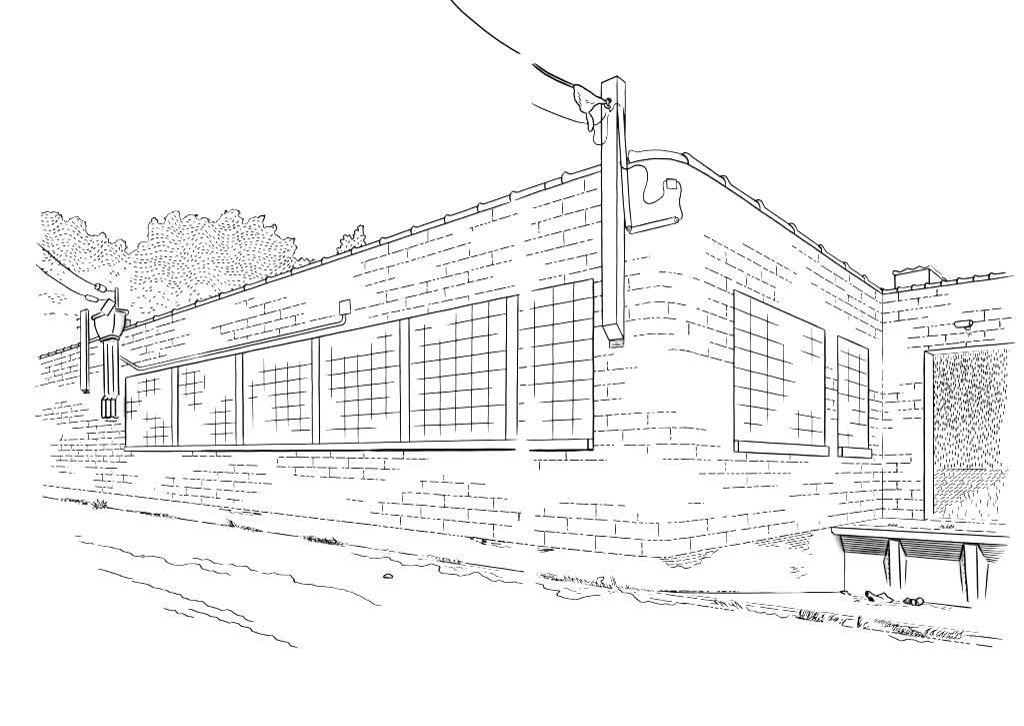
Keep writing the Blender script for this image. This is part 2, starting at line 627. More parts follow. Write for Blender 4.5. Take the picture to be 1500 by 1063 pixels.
W.draw(WALL, 540, 560, """D 20 590 150 592; D 180 592 465 596; V 272 538 272 592; D 0 668 240 677; V 125 607 125 672; D 0 752 130 758; D 400 768 545 773; D 568 775 740 783; D 795 785 905 790; V 585 718 585 760; V 416 768 416 825; D 260 858 335 856
D 368 860 475 866; D 505 868 635 878; D 660 880 1080 906; V 260 862 263 930; V 775 795 777 885; V 588 878 590 965; V 970 905 975 990; D 72 932 240 942; D 255 943 520 963; D 548 966 1185 1015; V 105 942 107 1005; V 408 965 408 1045; V 1168 1020 1168 1080
D 10 1012 270 1037; D 298 1040 475 1058""")
W.draw(WALL, 540, 700, """D 500 315 1115 373; V 248 298 250 368; V 585 332 586 410; V 972 365 975 462; V 775 245 775 325; D 1290 405 1325 410; D 1295 292 1329 292
D 790 470 915 517; D 810 457 1065 500; D 880 483 915 488; T 940 515 985 525 1030 537 1075 530 1118 542; D 955 505 1050 515; D 885 495 920 497; T 875 508 900 517 920 515""", wl=1.4)
W.draw(WALL, 760, 230, """V 510 178 513 265; D 112 398 610 248; V 337 345 338 450; D 95 525 335 457; D 355 450 645 373; V 155 510 157 595; V 522 405 522 525; D 42 657 335 580; D 350 577 645 500; V 350 580 353 690; D 55 768 575 640; D 203 836 610 745; V 528 765 530 852
D 157 960 360 915; D 390 912 645 853; V 357 915 358 988; D 585 977 645 965; D 820 813 845 808; D 885 800 1025 773; D 820 930 945 907; V 855 945 860 1025; D 1090 895 1180 898 1275 915; D 845 1040 1000 1015 1100 1002 1195 1015""")
W.draw(WALL, 760, 390, """D 585 127 645 115; D 585 240 645 228; D 585 355 645 346; D 583 472 645 463; D 820 315 845 310; D 905 303 1015 280 1130 275 1220 287 1300 305; V 858 325 860 410; V 1163 283 1165 370; D 820 432 900 415 1080 398 1225 410; D 893 543 1010 527 1080 525 1210 530
D 1163 650 1200 645 1250 650 1329 660; D 585 705 738 683; V 688 740 690 805; D 585 818 925 785; D 585 930 845 905; V 688 935 690 1015; D 585 1047 800 1028; D 1300 428 1329 432; V 1325 445 1325 535
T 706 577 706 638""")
W.draw(WALL, 760, 390, "T 705 587 735 583 760 588 815 577; T 705 602 740 599 770 604 815 594; T 708 617 745 610 780 614 815 605; T 710 630 750 625 790 627 815 617; T 715 638 815 627", wl=1.15)  # wavy hatch draws the corner post's shadow onto the wall
W.draw(WALL, 760, 560, """D 585 262 960 235; D 995 237 1160 228 1225 230; V 687 255 689 345; V 1005 250 1005 330; D 585 380 800 370; D 810 370 1045 355 1180 350 1329 352; V 810 375 810 458; V 1182 355 1184 448; D 585 490 740 486; D 820 487 1020 484; D 1070 480 1329 482; V 1003 500 1003 555
D 118 603 685 604; V 367 540 370 600; V 160 615 160 683; D 1120 595 1329 598""")
W.draw(WALL, 760, 720, """D 315 85 735 103; D 770 105 830 108; V 600 98 600 200; V 198 125 198 180; D 130 186 415 203; D 450 205 690 220; D 735 222 920 240 1090 243; V 377 205 377 300; V 927 165 927 225; V 1090 243 1090 348; D 1160 240 1225 237 1329 228
D 120 300 500 332; D 525 335 775 355; D 780 355 950 372 1080 378 1180 375 1276 360; V 200 308 200 412; V 595 340 597 450; V 750 245 753 332; V 958 395 960 488; D 0 162 15 162; V 2 165 2 225
T 140 435 160 437; T 180 443 270 448; T 145 453 190 455; T 160 468 200 466 235 457 278 452; T 195 455 235 456""", wl=1.6)
W.draw(WALL, 1000, 320, """D 165 130 610 372; D 628 385 848 500; V 335 260 340 340; D 470 198 840 405; D 858 418 888 435; V 727 362 730 432; D 180 267 295 327; D 330 345 475 415; D 500 432 725 540; V 615 412 617 490; V 492 440 495 525; D 175 382 385 480; D 415 495 745 652
V 340 462 342 565; V 712 565 715 632; V 626 608 628 650; D 83 463 130 478; D 168 492 395 593; D 200 622 395 695; V 340 680 340 765; D 108 698 395 805; V 195 752 197 838; D 28 798 395 913; V 47 820 47 908; V 338 918 338 990; D 213 962 395 1018
D 0 672 25 676; D 852 212 885 233; D 908 250 1050 345; V 1055 280 1055 340; D 957 378 1063 443; D 1000 503 1050 525""")
W.draw(WALL, 1000, 500, """D 0 65 395 170; V 198 55 200 110; D 15 668 185 688; D 0 800 95 800; D 110 805 295 818; V 105 815 106 895; D 0 915 215 922; D 270 923 978 940; V 497 872 497 918; V 835 888 835 918; V 335 938 335 1008; V 671 940 672 1008; D 128 1028 840 1026; V 502 1048 500 1113
D 1120 200 1165 215; D 1117 278 1200 302; V 1175 310 1175 370; D 1110 358 1205 383; D 1120 447 1185 463; V 1175 462 1176 510; D 1125 525 1193 538; D 1153 600 1205 608""")
W.draw(WALL, 1000, 680, """D 315 183 740 165; D 935 155 1172 145; V 1045 152 1045 217; D 830 247 1062 230; D 45 303 165 300; D 0 445 245 418; D 312 408 345 405; D 387 402 510 385; D 545 383 815 350; V 193 430 191 517; V 507 388 509 477; D 0 575 415 512; D 457 507 872 443
V 58 570 60 662; V 340 522 340 608; V 667 475 667 540; V 896 455 896 497; V 1060 427 1061 475
T 985 697 1005 696
T 838 802 875 800; T 860 815 895 808; T 920 802 943 801; T 840 840 880 838; T 882 828 912 826; T 912 868 940 862 970 853; T 885 882 915 880""", wl=1.6)
W.draw(WALL, 1200, 340, """D 15 260 215 385; D 235 400 480 555; V 122 335 122 400; V 235 335 235 385; V 437 460 437 518; D 0 340 200 455; D 215 485 360 563; D 385 580 485 632; V 227 490 227 540; V 327 475 327 520; V 435 618 435 675; D 15 440 485 705; V 123 520 123 560; V 332 625 333 675
D 45 540 485 772; V 230 655 230 700; V 435 748 436 808; D 282 750 460 832""")
W.draw(WALL, 1200, 500, """D 388 378 490 408; V 428 400 428 450; D 388 450 490 472; D 402 528 480 545; D 388 592 460 603; D 400 665 455 675; D 408 737 435 740; D 388 803 465 811; D 412 878 490 885; V 425 895 427 935; D 175 947 485 953; V 325 955 325 1008; D 125 1022 490 1018; V 423 1022 425 1070""")
W.draw(WALL, 1200, 640, """D 272 350 490 342; V 325 348 327 398; D 75 440 490 410; V 212 440 213 497; V 423 418 425 475; D 155 518 485 480; V 322 500 323 552; D 65 617 490 555; V 223 600 223 660; V 425 565 427 620; L 95 700 490 630""")
for q in ([(966, 818.8), (985, 817.8), (1024, 811.5), (1045, 806.5)], [(970, 822.2), (990, 821.5), (1020, 816.5), (1036, 811)], [(980, 826.5), (1000, 825.3), (1022, 820.5), (1032, 815.5)]):
    W.dashes(WALL, q, 1.2)
for q in ([(975, 823.5), (980, 828)], [(982, 830), (987, 830.5), (992, 828), (998, 828.7), (1003, 831.6), (1013, 830)], [(1016, 827.5), (1021, 825), (1026, 825), (1028, 819.5)], [(1029, 818), (1036, 815), (1041, 815.5)], [(1043, 810), (1053, 804)]):
    W.stroke(WALL, q, 1.4, .3, seg=3)
pl_ = lambda u, o: (u, 811.5 - .187 * (u - 1000) + o)
for (o, a, b) in ((4, 1105, 1188), (7.6, 1111, 1150), (8, 1153, 1192), (11, 1122, 1138), (11.6, 1150, 1186), (14, 1134, 1141), (15, 1156, 1184), (18.5, 1160, 1180), (22, 1164, 1177)):
    W.dashes(WALL, [pl_(a, o), pl_(b, o)], 1.2)
for q in ([(1185, 785.5), (1190, 782)], [(1182.5, 791), (1184, 794), (1183, 798), (1184.5, 803)], [(1155, 803.5), (1157, 802), (1160, 803)], [(1175, 807), (1179, 804), (1185, 803)]):
    W.stroke(WALL, q, 1.4, .2, seg=3)
# foot of the wall
class Foot:
    def pt(s, u, v):
        p = WALL.pt(u, v)
        g = ground_pt(u, v)
        return g + Vector((0, 0, .012)) if g.y < p.y else p


FOOT = Foot()
W.draw(FOOT, 40, 660, "L 118 355 240 378; L 620 440 745 462; L 1150 520 1250 537; D 1255 538 1329 548", wl=1.5)
W.draw(FOOT, 290, 660, "L 30 553 170 573; L 455 620 508 628; L 538 632 790 667; L 1165 733 1329 760", wl=1.5)
W.draw(FOOT, 540, 700, "L 0 545 80 558; L 215 580 380 605; L 730 662 1210 735", wl=1.5)
W.draw(FOOT, 760, 720, "L 0 622 40 628; L 1075 780 1329 783; D 1100 768 1329 770", wl=1.5)
W.draw(FOOT, 1000, 820, "L 0 253 600 254 1215 257; D 15 238 160 240; D 190 239 205 240; D 270 241 435 240", wl=1.5)
# inner corner
W.draw(WALL, 1200, 340, "L 489 480 489 1025", wl=1.6)
W.draw(WALL, 1200, 500, "D 489 218 490 640; L 489 705 490 915", wl=1.6)
W.draw(WALL, 1200, 640, "L 490 235 492 630", wl=1.6)
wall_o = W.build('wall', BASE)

# --- half round coping tiles along the wall top
CP = MB(M_STONE)


def bumps(line, rings, lo, hi):
    pts = []
    us = []
    u = lo
    while u < hi:
        us.append(u)
        u += 4
    us.append(hi)
    for (r, h, ln) in rings:
        us += [r - .5, r, r + ln * .15, r + ln * .3, r + ln * .5, r + ln * .75, r + ln]
    for u in sorted(us):
        if u < lo or u > hi:
            continue
        dv = 0
        for (r, h, ln) in rings:
            t = (u - r) / ln
            if 0 <= t <= 1:
                dv = max(dv, h * (min(1, .45 + t / .3 * .6) if t < .3 else max(0, 1 - (t - .3) / .55)))
        pts.append((u, line(u) - dv))
    return pts


def coping(mb, wallf, up_pts, lowf, inward, ringmarks, surf):
    class TopS:
        def pt(s, u, v):
            p = surf.pt(u, v)
            y = surf.Y(u)
            return ray(u, v - .25, y + .015)
    prev = None
    for (u, v) in up_pts:
        y = surf.Y(u)
        vl = lowf(u)
        prof = [ray(u, vl, y - .02), ray(u, vl + (v - vl) * .5, y - .012), ray(u, vl + (v - vl) * .85, y + .02), ray(u, v, y + .05)]
        top = prof[-1]
        inn = Vector((inward(u).x, inward(u).y, 0))
        prof += [top + inn * .12 + Vector((0, 0, .01)), top + inn * .3 - Vector((0, 0, .1))]
        if prev:
            for i in range(len(prof) - 1):
                mb.face([prev[i], prof[i], prof[i + 1], prev[i + 1]])
            mb.face([prev[-1], prof[-1], prof[0], prev[0]])
        prev = prof
    mb.stroke(TopS(), up_pts, 1.7, .15)
    front = Surf(Q - dR * .022, dL)

    class FS:
        def pt(s, u, v):
            return ray(u, v, surf.Y(u) - .022)
    return TopS(), FS()


inw = lambda u: (dR if u < WALL.ua else (dL if u > WALL.ub else (O_C - plan(WALL.pt(u, HV))).normalized()))
upl = lerp_line([(-80, 567), (55, 523.5), (118, 503), (145, 493), (183, 480.2), (290, 443), (490, 374.6), (540, 357.7), (790, 270.8), (881, 241)])
rl = [(59.8, 1.6, 5), (71, 1.4, 5), (82.3, 1.6, 5), (93.6, 1.6, 5), (104, 1.6, 5), (115.2, 1.8, 5), (199.5, 2.2, 8), (225, 2.4, 8), (252.4, 2.4, 8), (286.2, 2.6, 8), (321.8, 2.6, 8), (358, 2.6, 8), (390, 2.8, 8), (427, 2.8, 9), (471.4, 3, 9), (514.8, 3, 9),
      (556.5, 3.2, 9), (602.5, 3.4, 9.5), (651.5, 3.5, 9.5), (700, 3.6, 9), (747.5, 4, 11), (823.2, 6.5, 15)]
up_left = bumps(upl, rl, 55, 917)
ts_, fs_ = coping(CP, None, [p for p in up_left if p[0] <= 881] + [(900, 234.6), (917, 229)], low, inw, None, WALL)
CP.stroke(fs_, [(56.9, 526.1), (118, 506.3), (181, 484.5), (290, 448.5), (490, 381.6), (540, 364.8), (747, 296)], 1.6)
CP.stroke(fs_, [(754, 293.5), (790, 280.4), (881.3, 250.2)], 1.6)


class Mid:
    def pt(s, u, v):
        return ray(u, v, WALL.Y(u) - .022)


MID = Mid()
for (r, h, ln) in rl + [(798.6, 0, 8)]:
    a, b = (r + 1.2, low(r + 1.2)), (r + 1.4, upl(r + 1.4) - h * .6)
    dx = 1.0 + .25 * (b[1] - a[1]) / -6
    CP.stroke(MID, [a, (r - dx * .6 + .3, a[1] + (b[1] - a[1]) * .3), (r - dx * .5 + .1, a[1] + (b[1] - a[1]) * .65), b], 1.9, 0)
up_r = px_of(760, 80, "850 800 850 775 858 755 872 747 900 756 922 763 960 755 1000 749 1040 746 1100 746 1150 752 1190 760 1240 770 1275 780") + \
    px_of(980, 200, "100 145 110 133 130 127 150 133 165 145 180 160 240 202 320 258 395 312 415 306 430 305 445 314 455 330 468 355 485 378 560 427 620 467 670 500 690 495 705 495 718 503 725 515 735 535 745 553 830 612 930 680 950 676 965 677 978 688 985 700 1000 733 1080 790 1165 850 1175 843 1187 844 1200 860 1220 895 1329 968") + \
    px_of(1200, 340, "50 148 120 194 190 238 200 235 212 238 222 250 235 275 290 312 335 342 345 335 358 336 368 348 385 378 430 408 470 436 489 452")
# keep the ridge points in order of bearing for the solid
solid = []
for p in up_r:
    if not solid or p[0] > solid[-1][0] + .2:
        solid.append(p)
t2, f2 = coping(CP, None, solid, low, inw, None, WALL)
CP.stroke(f2, [q for q in low_l if 918 < q[0] < 1300], 1.7)
CP.draw(MID, 760, 80, "L 850 800 855 825 865 840; L 1265 780 1285 785 1305 800 1318 825 1322 850; L 1265 780 1280 770 1300 765 1329 775", wl=1.9)
CP.draw(MID, 980, 200, "L 100 145 130 155 147 180 150 215; L 395 312 425 325 437 350 440 390; L 670 500 695 515 707 545 710 577; L 930 680 955 700 975 730 980 760; L 1165 850 1185 868 1190 905", wl=1.8)
CP.draw(MID, 1200, 340, "L 0 115 15 130 18 160; L 190 238 207 262 205 290; L 335 342 355 362 355 388; L 478 440 490 455 492 475; L 478 436 492 438", wl=1.8)
CP.build('coping', BASE)

# --- windows
LWr = LW.off(dR * REC)
RWr = RW.off(dL * REC)
bays = [(184, 252.0, """40 480 L 862 430 1025 398; L 850 502 1043 472; L 765 582 893 570; L 765 657 855 645; L 893 713 1042 700; L 955 780 1127 768; L 900 850 1100 840; L 928 395 930 535; L 992 390 994 520; L 870 460 872 610; L 812 537 812 715; L 933 650 933 735; L 995 655 997 918; L 1060 717 1061 908; L 933 800 934 922"""),
        (260.6, 345.5, """40 480 L 1200 362 1347 335; L 1178 450 1371 419; L 1200 520 1366 498; L 1255 600 1364 588; L 1237 312 1237 548; L 1303 342 1303 648; L 1382 368 1382 478
290 500 L 135 515 136 805; L 216 418 216 785; L 180 463 272 453; L 93 555 258 542; L 22 647 295 630; L 97 720 275 713"""),
        (355.3, 457, """290 500 L 513 127 515 392; L 426 305 428 670; L 605 178 609 705; L 698 158 702 665; L 794 142 796 705; L 473 240 888 173; L 390 350 848 284; L 395 440 462 433; L 543 423 857 388; L 573 518 832 493; L 522 618 872 595; L 727 694 872 687"""),
        (467.4, 586.2, """290 500 L 1039 40 1040 440; L 1141 112 1145 760; L 1246 80 1247 795; L 990 155 1534 69; L 997 265 1579 185; L 1010 374 1529 314; L 1075 471 1497 433; L 1107 581 1572 550; L 998 687 1392 670
540 400 L 65 503 185 482; L 22 545 23 1142; L 134 450 136 1142"""),
        (599.5, 741.4, """540 400 L 358 447 492 423; L 613 402 1068 316; L 390 572 1015 468; L 320 706 1070 602; L 368 828 1063 746; L 388 943 962 893; L 434 398 436 1268; L 555 507 557 1266; L 680 310 678 1233; L 806 245 801 1236; L 936 218 930 1233
540 560 L 323 222 1060 173; L 355 337 975 313"""),
        (758, 869, """760 390 L 87 332 580 240; L -5 497 580 403; L 90 630 580 562; L 87 780 580 723; L 72 923 580 877; L 155 1060 550 1032; L 122 268 120 1020; L 267 160 265 1347; L 428 125 420 1309
760 560 L 182 300 488 284
540 400 L 1165 297 1203 290; L 1165 590 1198 584; L 1172 737 1232 730; L 1178 873 1228 868; L 1165 1016 1212 1012
540 560 L 1155 303 1217 298""")]
labels6 = ['small far left window with only a few glazing lines', 'window with two small patches of glazing grid', 'window with glazing grid on its right side', 'window with glazing grid fading out on its left', 'wide window with nearly full glazing grid', 'window with full glazing grid beside the corner post']
for i, (a, b, txt) in enumerate(bays):
    m = MB(M_GLASS)
    P = [LWr.pt(a - 3, strip_top(a - 3) - 3), LWr.pt(b + 3, strip_top(b + 3) - 3), LWr.pt(b + 3, strip_bot(b) - 2), LWr.pt(a - 3, strip_bot(a) - 2)]
    m.hull(P, [p + v3(dR * .02, 0) for p in P])
    for ln in txt.split('\n'):
        q = ln.split(None, 2)
        m.draw(LWr, float(q[0]), float(q[1]), q[2], wl=1.5)
    w_ = m.build('window', BASE)
    w_['label'] = labels6[i]
mulls = [(252.0, 252.4, 260.6, 260.6), (345.5, 346, 355.3, 356.2), (457, 457.6, 467.4, 468), (585.7, 586.8, 598.9, 600), (742.2, 740.7, 758.8, 757.3)]
for (a0, a1, b0, b1) in mulls:
    m = MB(M_WOOD)
    last = a0 > 700
    bt = lerp_line([(182, 654), (290, 652.4), (540, 648), (757.8, 643.3)])
    S_ = LW.off(dR * .008)
    P = [S_.pt(a0, strip_top(a0)), S_.pt(b0, strip_top(b0)), S_.pt(b1, bt(b1)), S_.pt(a1, bt(a1))]
    m.hull(P, [p + v3(dR * .05, 0) for p in P])
    m.stroke(S_, [(a0, strip_top(a0)), (a1, bt(a1) + (2 if last else 0))], 1.9)
    m.stroke(S_, [(b0, strip_top(b0)), (b1, bt(b1) - (5 if last else 0))], 1.9)
    m.build('mullion', BASE)
m = MB(M_WOOD)                                            # outer frame line of the strip of windows
S_ = LW.off(-dR * .004)
m.stroke(S_, [(183.9, 552.8), (290, 530.4), (540, 478), (761.6, 431)], 1.8)
m.stroke(S_, [(778.8, 426), (869, 407.9)], 1.8)
m.stroke(S_, [(183.9, 552.8), (184, 654)], 1.9)
m.stroke(S_, [(869, 407.9), (869, 520), (869, 657)], 2.2)
for (a, b) in ((183.5, 761.6), (778.8, 869.5)):
    P = [S_.pt(a, strip_top(a) - .6), S_.pt(b, strip_top(b) - .6), S_.pt(b, strip_top(b) + .6), S_.pt(a, strip_top(a) + .6)]
    m.hull(P, [p + v3(dR * .03, 0) for p in P])
m.build('window_frame', BASE)


def solve_off(surf_pt, direction, u_target):
    """distance along a direction until the point is seen at bearing u_target"""
    k = (u_target - CX) / F
    p = plan(surf_pt)
    return (p.x - k * p.y) / (k * direction.y - direction.x)


def sill(mb, wall, outd, ul, ur, e, tl, bl, ink):
    pl, pr = wall.pt(ul, HV), wall.pt(ur, HV)
    S_ = wall.off(outd * e)
    return S_


# long sill
e1 = solve_off(LW.pt(869, 650), -dR, 861.3)
S1 = LW.off(-dR * e1)
m = MB(M_STONE)
st = lerp_line([(182, 654), (290, 652.4), (540, 648), (757.8, 643.3), (771, 644.4), (861.3, 642.4)])
sb = lerp_line([(182, 660.6), (290, 660.3), (540, 659.1), (755, 657.9), (775, 659.2), (861.3, 658.5)])
us = [182, 290, 540, 757, 775, 861.3]
for a, b in zip(us[:-1], us[1:]):
    P = [S1.pt(a, st(a)), S1.pt(b, st(b)), S1.pt(b, sb(b)), S1.pt(a, sb(a))]
    m.hull(P, [p + v3(dR * (e1 + .06), 0) for p in P])
m.stroke(S1, [(182, 654), (290, 652.4), (540, 648), (757.8, 643.3)], 1.6)
m.stroke(S1, [(182, 660.6), (230, 660.6), (290, 660.3)], 1.9)
m.stroke(S1, [(290, 660.3), (420, 659.9), (540, 659.1)], 2.6)
m.stroke(S1, [(540, 659.1), (700, 658.4), (755, 657.9)], 3.2)
m.stroke(S1, [(771, 644.4), (861.3, 642.4)], 1.6)
m.stroke(S1, [(775, 659.3), (820, 659.4), (861.3, 658.5)], 3.0)
m.stroke(S1, [(182, 654), (182, 660.6)], 1.6)
m.stroke(S1, [(861.3, 642.4), (861.3, 658.5)], 2.2)
EN = Surf(plan(LW.pt(869, 650)), dR).off(dL * -.003)
m.stroke(EN, [(861.3, 642.2), (868.7, 642.4)], 1.5)
m.stroke(EN, [(861.3, 658.6), (869, 658.6)], 2.8)
m.build('sill', BASE)

for (ua, ub, ft, txt, sill_l, sill_r, corner, lab, vlines) in (
        (1075.0, 1208.4, w1_top, """1000 320 L 398 695 748 835; L 400 850 790 985; L 935 910 1105 977; L 922 1030 1072 1084; L 530 613 527 1662; L 660 743 656 1614; L 784 985 781 1440; L 1006 850 1006 1130
1000 500 L 400 38 860 175; L 400 198 887 320; L 400 345 822 428; L 425 488 735 538; L 477 632 618 650; L 875 562 1075 598; L 830 675 1105 707; L 902 533 902 750; L 1004 533 1006 800""",
         (1075.3, 644.8, 661.4), (1214, 653.7, 668), 1081.8, 'larger window on the short wall with grid fading in its middle', 0),
        (1227.0, 1272.4, w2_top, """1200 500 L 165 72 362 150; L 145 175 383 258; L 195 295 380 353; L 145 400 355 450; L 257 530 355 550; L 240 632 365 652; L 145 720 265 733; L 230 48 228 473; L 313 100 309 695; L 223 660 224 823""",
         (1227.3, 654.3, 668.4), (1276.7, 657.5, 670.8), 1233.9, 'narrow window on the short wall beside the inner corner', 0)):
    m = MB(M_GLASS)
    P = [RWr.pt(ua - 3, ft(ua) - 5), RWr.pt(ub + 2, ft(ub) - 3), RWr.pt(ub + 2, sill_r[2] - 2), RWr.pt(ua - 3, sill_l[2] - 2)]
    m.hull(P, [p + v3(dL * .02, 0) for p in P])
    for ln in txt.split('\n'):
        q = ln.split(None, 2)
        m.draw(RWr, float(q[0]), float(q[1]), q[2], wl=1.5)
    wo = m.build('window', BASE)
    wo['label'] = lab
    m = MB(M_WOOD)
    S_ = RW.off(-dL * .004)
    m.stroke(S_, [(ua, ft(ua)), (ub, ft(ub))], 1.8)
    m.stroke(S_, [(ua, ft(ua)), (ua + .3, sill_l[2])], 1.9)
    m.stroke(S_, [(ub, ft(ub)), (ub, sill_r[1] - .5)], 2.0)
    P = [S_.pt(ua, ft(ua) - .6), S_.pt(ub, ft(ub) - .6), S_.pt(ub, ft(ub) + .6), S_.pt(ua, ft(ua) + .6)]
    m.hull(P, [p + v3(dL * .03, 0) for p in P])
    m.build('window_frame', wo)
    m = MB(M_STONE)
    e = solve_off(RW.pt(sill_l[0], 650), -dL, corner)
    S_ = RW.off(-dL * e)
    f = (corner - sill_l[0]) / (sill_r[0] - sill_l[0])
    tl = sill_l[1] + (sill_r[1] - sill_l[1]) * f * .3
    bl = sill_l[2] + (sill_r[2] - sill_l[2]) * f * .3
    P = [S_.pt(corner, tl), S_.pt(sill_r[0], sill_r[1]), S_.pt(sill_r[0], sill_r[2]), S_.pt(corner, bl)]
    m.hull(P, [p + v3(dL * (e + .06), 0) for p in P])
    m.stroke(S_, [(corner, tl), (sill_r[0], sill_r[1])], 1.8)
    m.stroke(S_, [(corner, bl), (sill_r[0], sill_r[2])], 1.9)
    m.stroke(S_, [(corner, tl), (corner, bl)], 1.9)
    m.stroke(S_, [(sill_r[0], sill_r[1]), (sill_r[0], sill_r[2])], 2.1)
    EN = Surf(plan(RW.pt(sill_l[0], 650)) + (dR * -.003), dL)
    m.stroke(EN, [(sill_l[0], sill_l[1]), (corner, tl)], 1.6)
    m.stroke(EN, [(sill_l[0], sill_l[2]), (corner, bl)], 1.6)
    m.build('sill', wo)

# flat roof behind the parapet
m = MB(M_GROUND)
pf = plan(LW.pt(-80, HV))
poly = [pf + dR * .3, A_T + dR * .3, Q + dR * .75 + dL * .3, C + dL * .3 - dR * .1, C + dL * 14, pf + dR * 9]
m.hull([v3(p, 4.15) for p in poly], [v3(p, 4.3) for p in poly])
m.build('roof', BASE)

# ================================================================== WING WITH THE DOORWAY
WING = thing('brick_wing', (C.x + 1.5, C.y - 1.2, .33), 'low white brick wing with a wide doorway behind the loading dock', 'building')
wlow = lerp_line([(1292.2, 430.9), (1450, 409), (1485, 403.9), (1700, 372)])
dtop = lerp_line([(1354, 513.9), (1486.6, 501.9), (1600, 491.5)])
DR = 1600.0
W = MB(M_WALL)
TH = .75
tr = Vector((dR.x, dR.y, 0))
eJ = solve_off(WW.pt(1354, 600), dR, 1366.8)
zb = -1.4


def wcol(a, b, va=None, vb=None):
    ta, tb = WW.pt(a, wlow(a)), WW.pt(b, wlow(b))
    la = WW.pt(a, va) if va else zv(WW, a, zb)
    lb = WW.pt(b, vb) if vb else zv(WW, b, zb)
    W.hull([la, lb, tb, ta], [la + tr * eJ, lb + tr * eJ, tb + tr * TH, ta + tr * TH])


wcol(1292.6, 1354)
wcol(1354, DR, dtop(1354), dtop(DR))
wcol(DR, 1700)
W.draw(WW, 1200, 340, """D 500 550 750 517; D 750 517 1008 483; V 617 470 620 535; V 772 515 773 567; V 917 447 918 490; D 500 632 1025 560; V 621 620 621 687; D 500 705 770 670; D 800 665 850 660; D 730 748 1045 713; D 692 825 1130 785; V 852 742 852 805; V 985 800 985 855
D 687 900 1090 862; V 853 885 853 912; V 1145 858 1145 890""")
W.draw(WW, 1250, 380, "D 845 413 1155 380; V 1020 398 1020 472; D 935 487 1235 452; V 1140 475 1142 530; D 930 563 1178 537; V 1023 555 1024 607; D 830 645 1105 622")
W.draw(WW, 1250, 380, "L 882 562 883 575; L 893 572 895 606; L 905 566 906 592; L 916 556 918 590", wl=.85)
W.draw(WW, 1200, 500, """D 625 337 800 320; V 741 328 741 375; D 500 410 655 398; V 607 400 609 455; L 510 475 605 468; D 610 467 795 457; V 742 468 743 525; D 615 535 805 522; D 650 600 815 592; D 508 550 540 550; D 500 608 570 608; D 500 675 572 673
D 508 883 722 878; V 715 898 716 940; D 520 948 710 946; V 605 950 606 1008; D 500 1018 650 1014""", wl=1.3)
W.draw(WW, 1200, 640, """D 500 342 720 342; D 755 341 790 342; V 605 350 607 405; D 500 408 672 408; D 703 410 790 410; V 722 418 723 475; D 500 480 640 480; D 660 483 805 488; V 608 490 609 552; D 500 557 805 568; V 724 575 725 630; L 490 630 818 645""")
WWf = WW
W.stroke(WW, [(1354, 513.9), (1354, 640), (1353.9, 761.3)], 1.9)
W.stroke(WW, [(1354, 513.9), (1486.6, 501.9)], 1.8)
WWi = WW.off(dR * (eJ - .003))
W.stroke(WWi, [(1366.6, 519.6), (1366.7, 640), (1366.9, 757.6)], 2.2)
W.stroke(WWi, [(1366.6, 519.6), (1473.9, 508.9)], 1.8)
JS = Surf(plan(WW.pt(1354.15, 600)), dR)
W.stroke(JS, [(1354.2, 514), (1366.6, 519.6)], 1.7)
W.stroke(JS, [(1354.2, 761.3), (1366.9, 757.6)], 1.6)
W.build('wall', WING)

m = MB(M_STONE)
wup = lerp_line([(1292, 426), (1485, 397.5), (1700, 366)])
wr = [(1292.4, 2.2, 7), (1314.5, 2.2, 8), (1335.6, 2.4, 8), (1355, 2.0, 7), (1378.5, 2.4, 8), (1402, 2.6, 9), (1426, 2.6, 9), (1449, 2.8, 9)]
wpts = [(1292.2, 429.5)] + bumps(wup, wr, 1292.4, 1473.8)
winw = lambda u: dR
tw, fw = coping(m, None, wpts, wlow, winw, None, WW)
m.stroke(fw, [(1292.2, 430.9), (1450, 409), (1485, 403.9)], 1.7)
for (r, h, ln) in wr:
    a, b = (r + .3, wlow(r)), (r + 1.8, wup(r) - h * .6)
    m.stroke(fw, [a, (r - .3, a[1] + (b[1] - a[1]) * .35), (r + .1, a[1] + (b[1] - a[1]) * .7), b], 1.9, 0)
m.build('coping', WING)

# the space seen through the doorway: rising floor, back wall
DEP = 6.0
BK = WW.off(dR * DEP)
m = MB(M_WALL)
z0b = BK.pt(1410, 687).z
P = [zv(BK, 1330, z0b - .2), zv(BK, 1750, z0b - .2), zv(BK, 1750, 4.1), zv(BK, 1330, 4.1)]
m.hull(P, [p + tr * .2 for p in P])
BKf = BK.off(-dR * .002)
redge = lerp_line([(505, 1477), (545, 1475), (580, 1474), (610, 1468), (640, 1462), (665, 1464), (690, 1468)])


def redge_v(v):
    return lerp_line([(500, 1478), (545, 1475.5), (580, 1473), (610, 1469), (640, 1463), (665, 1464), (690, 1468)])(v)


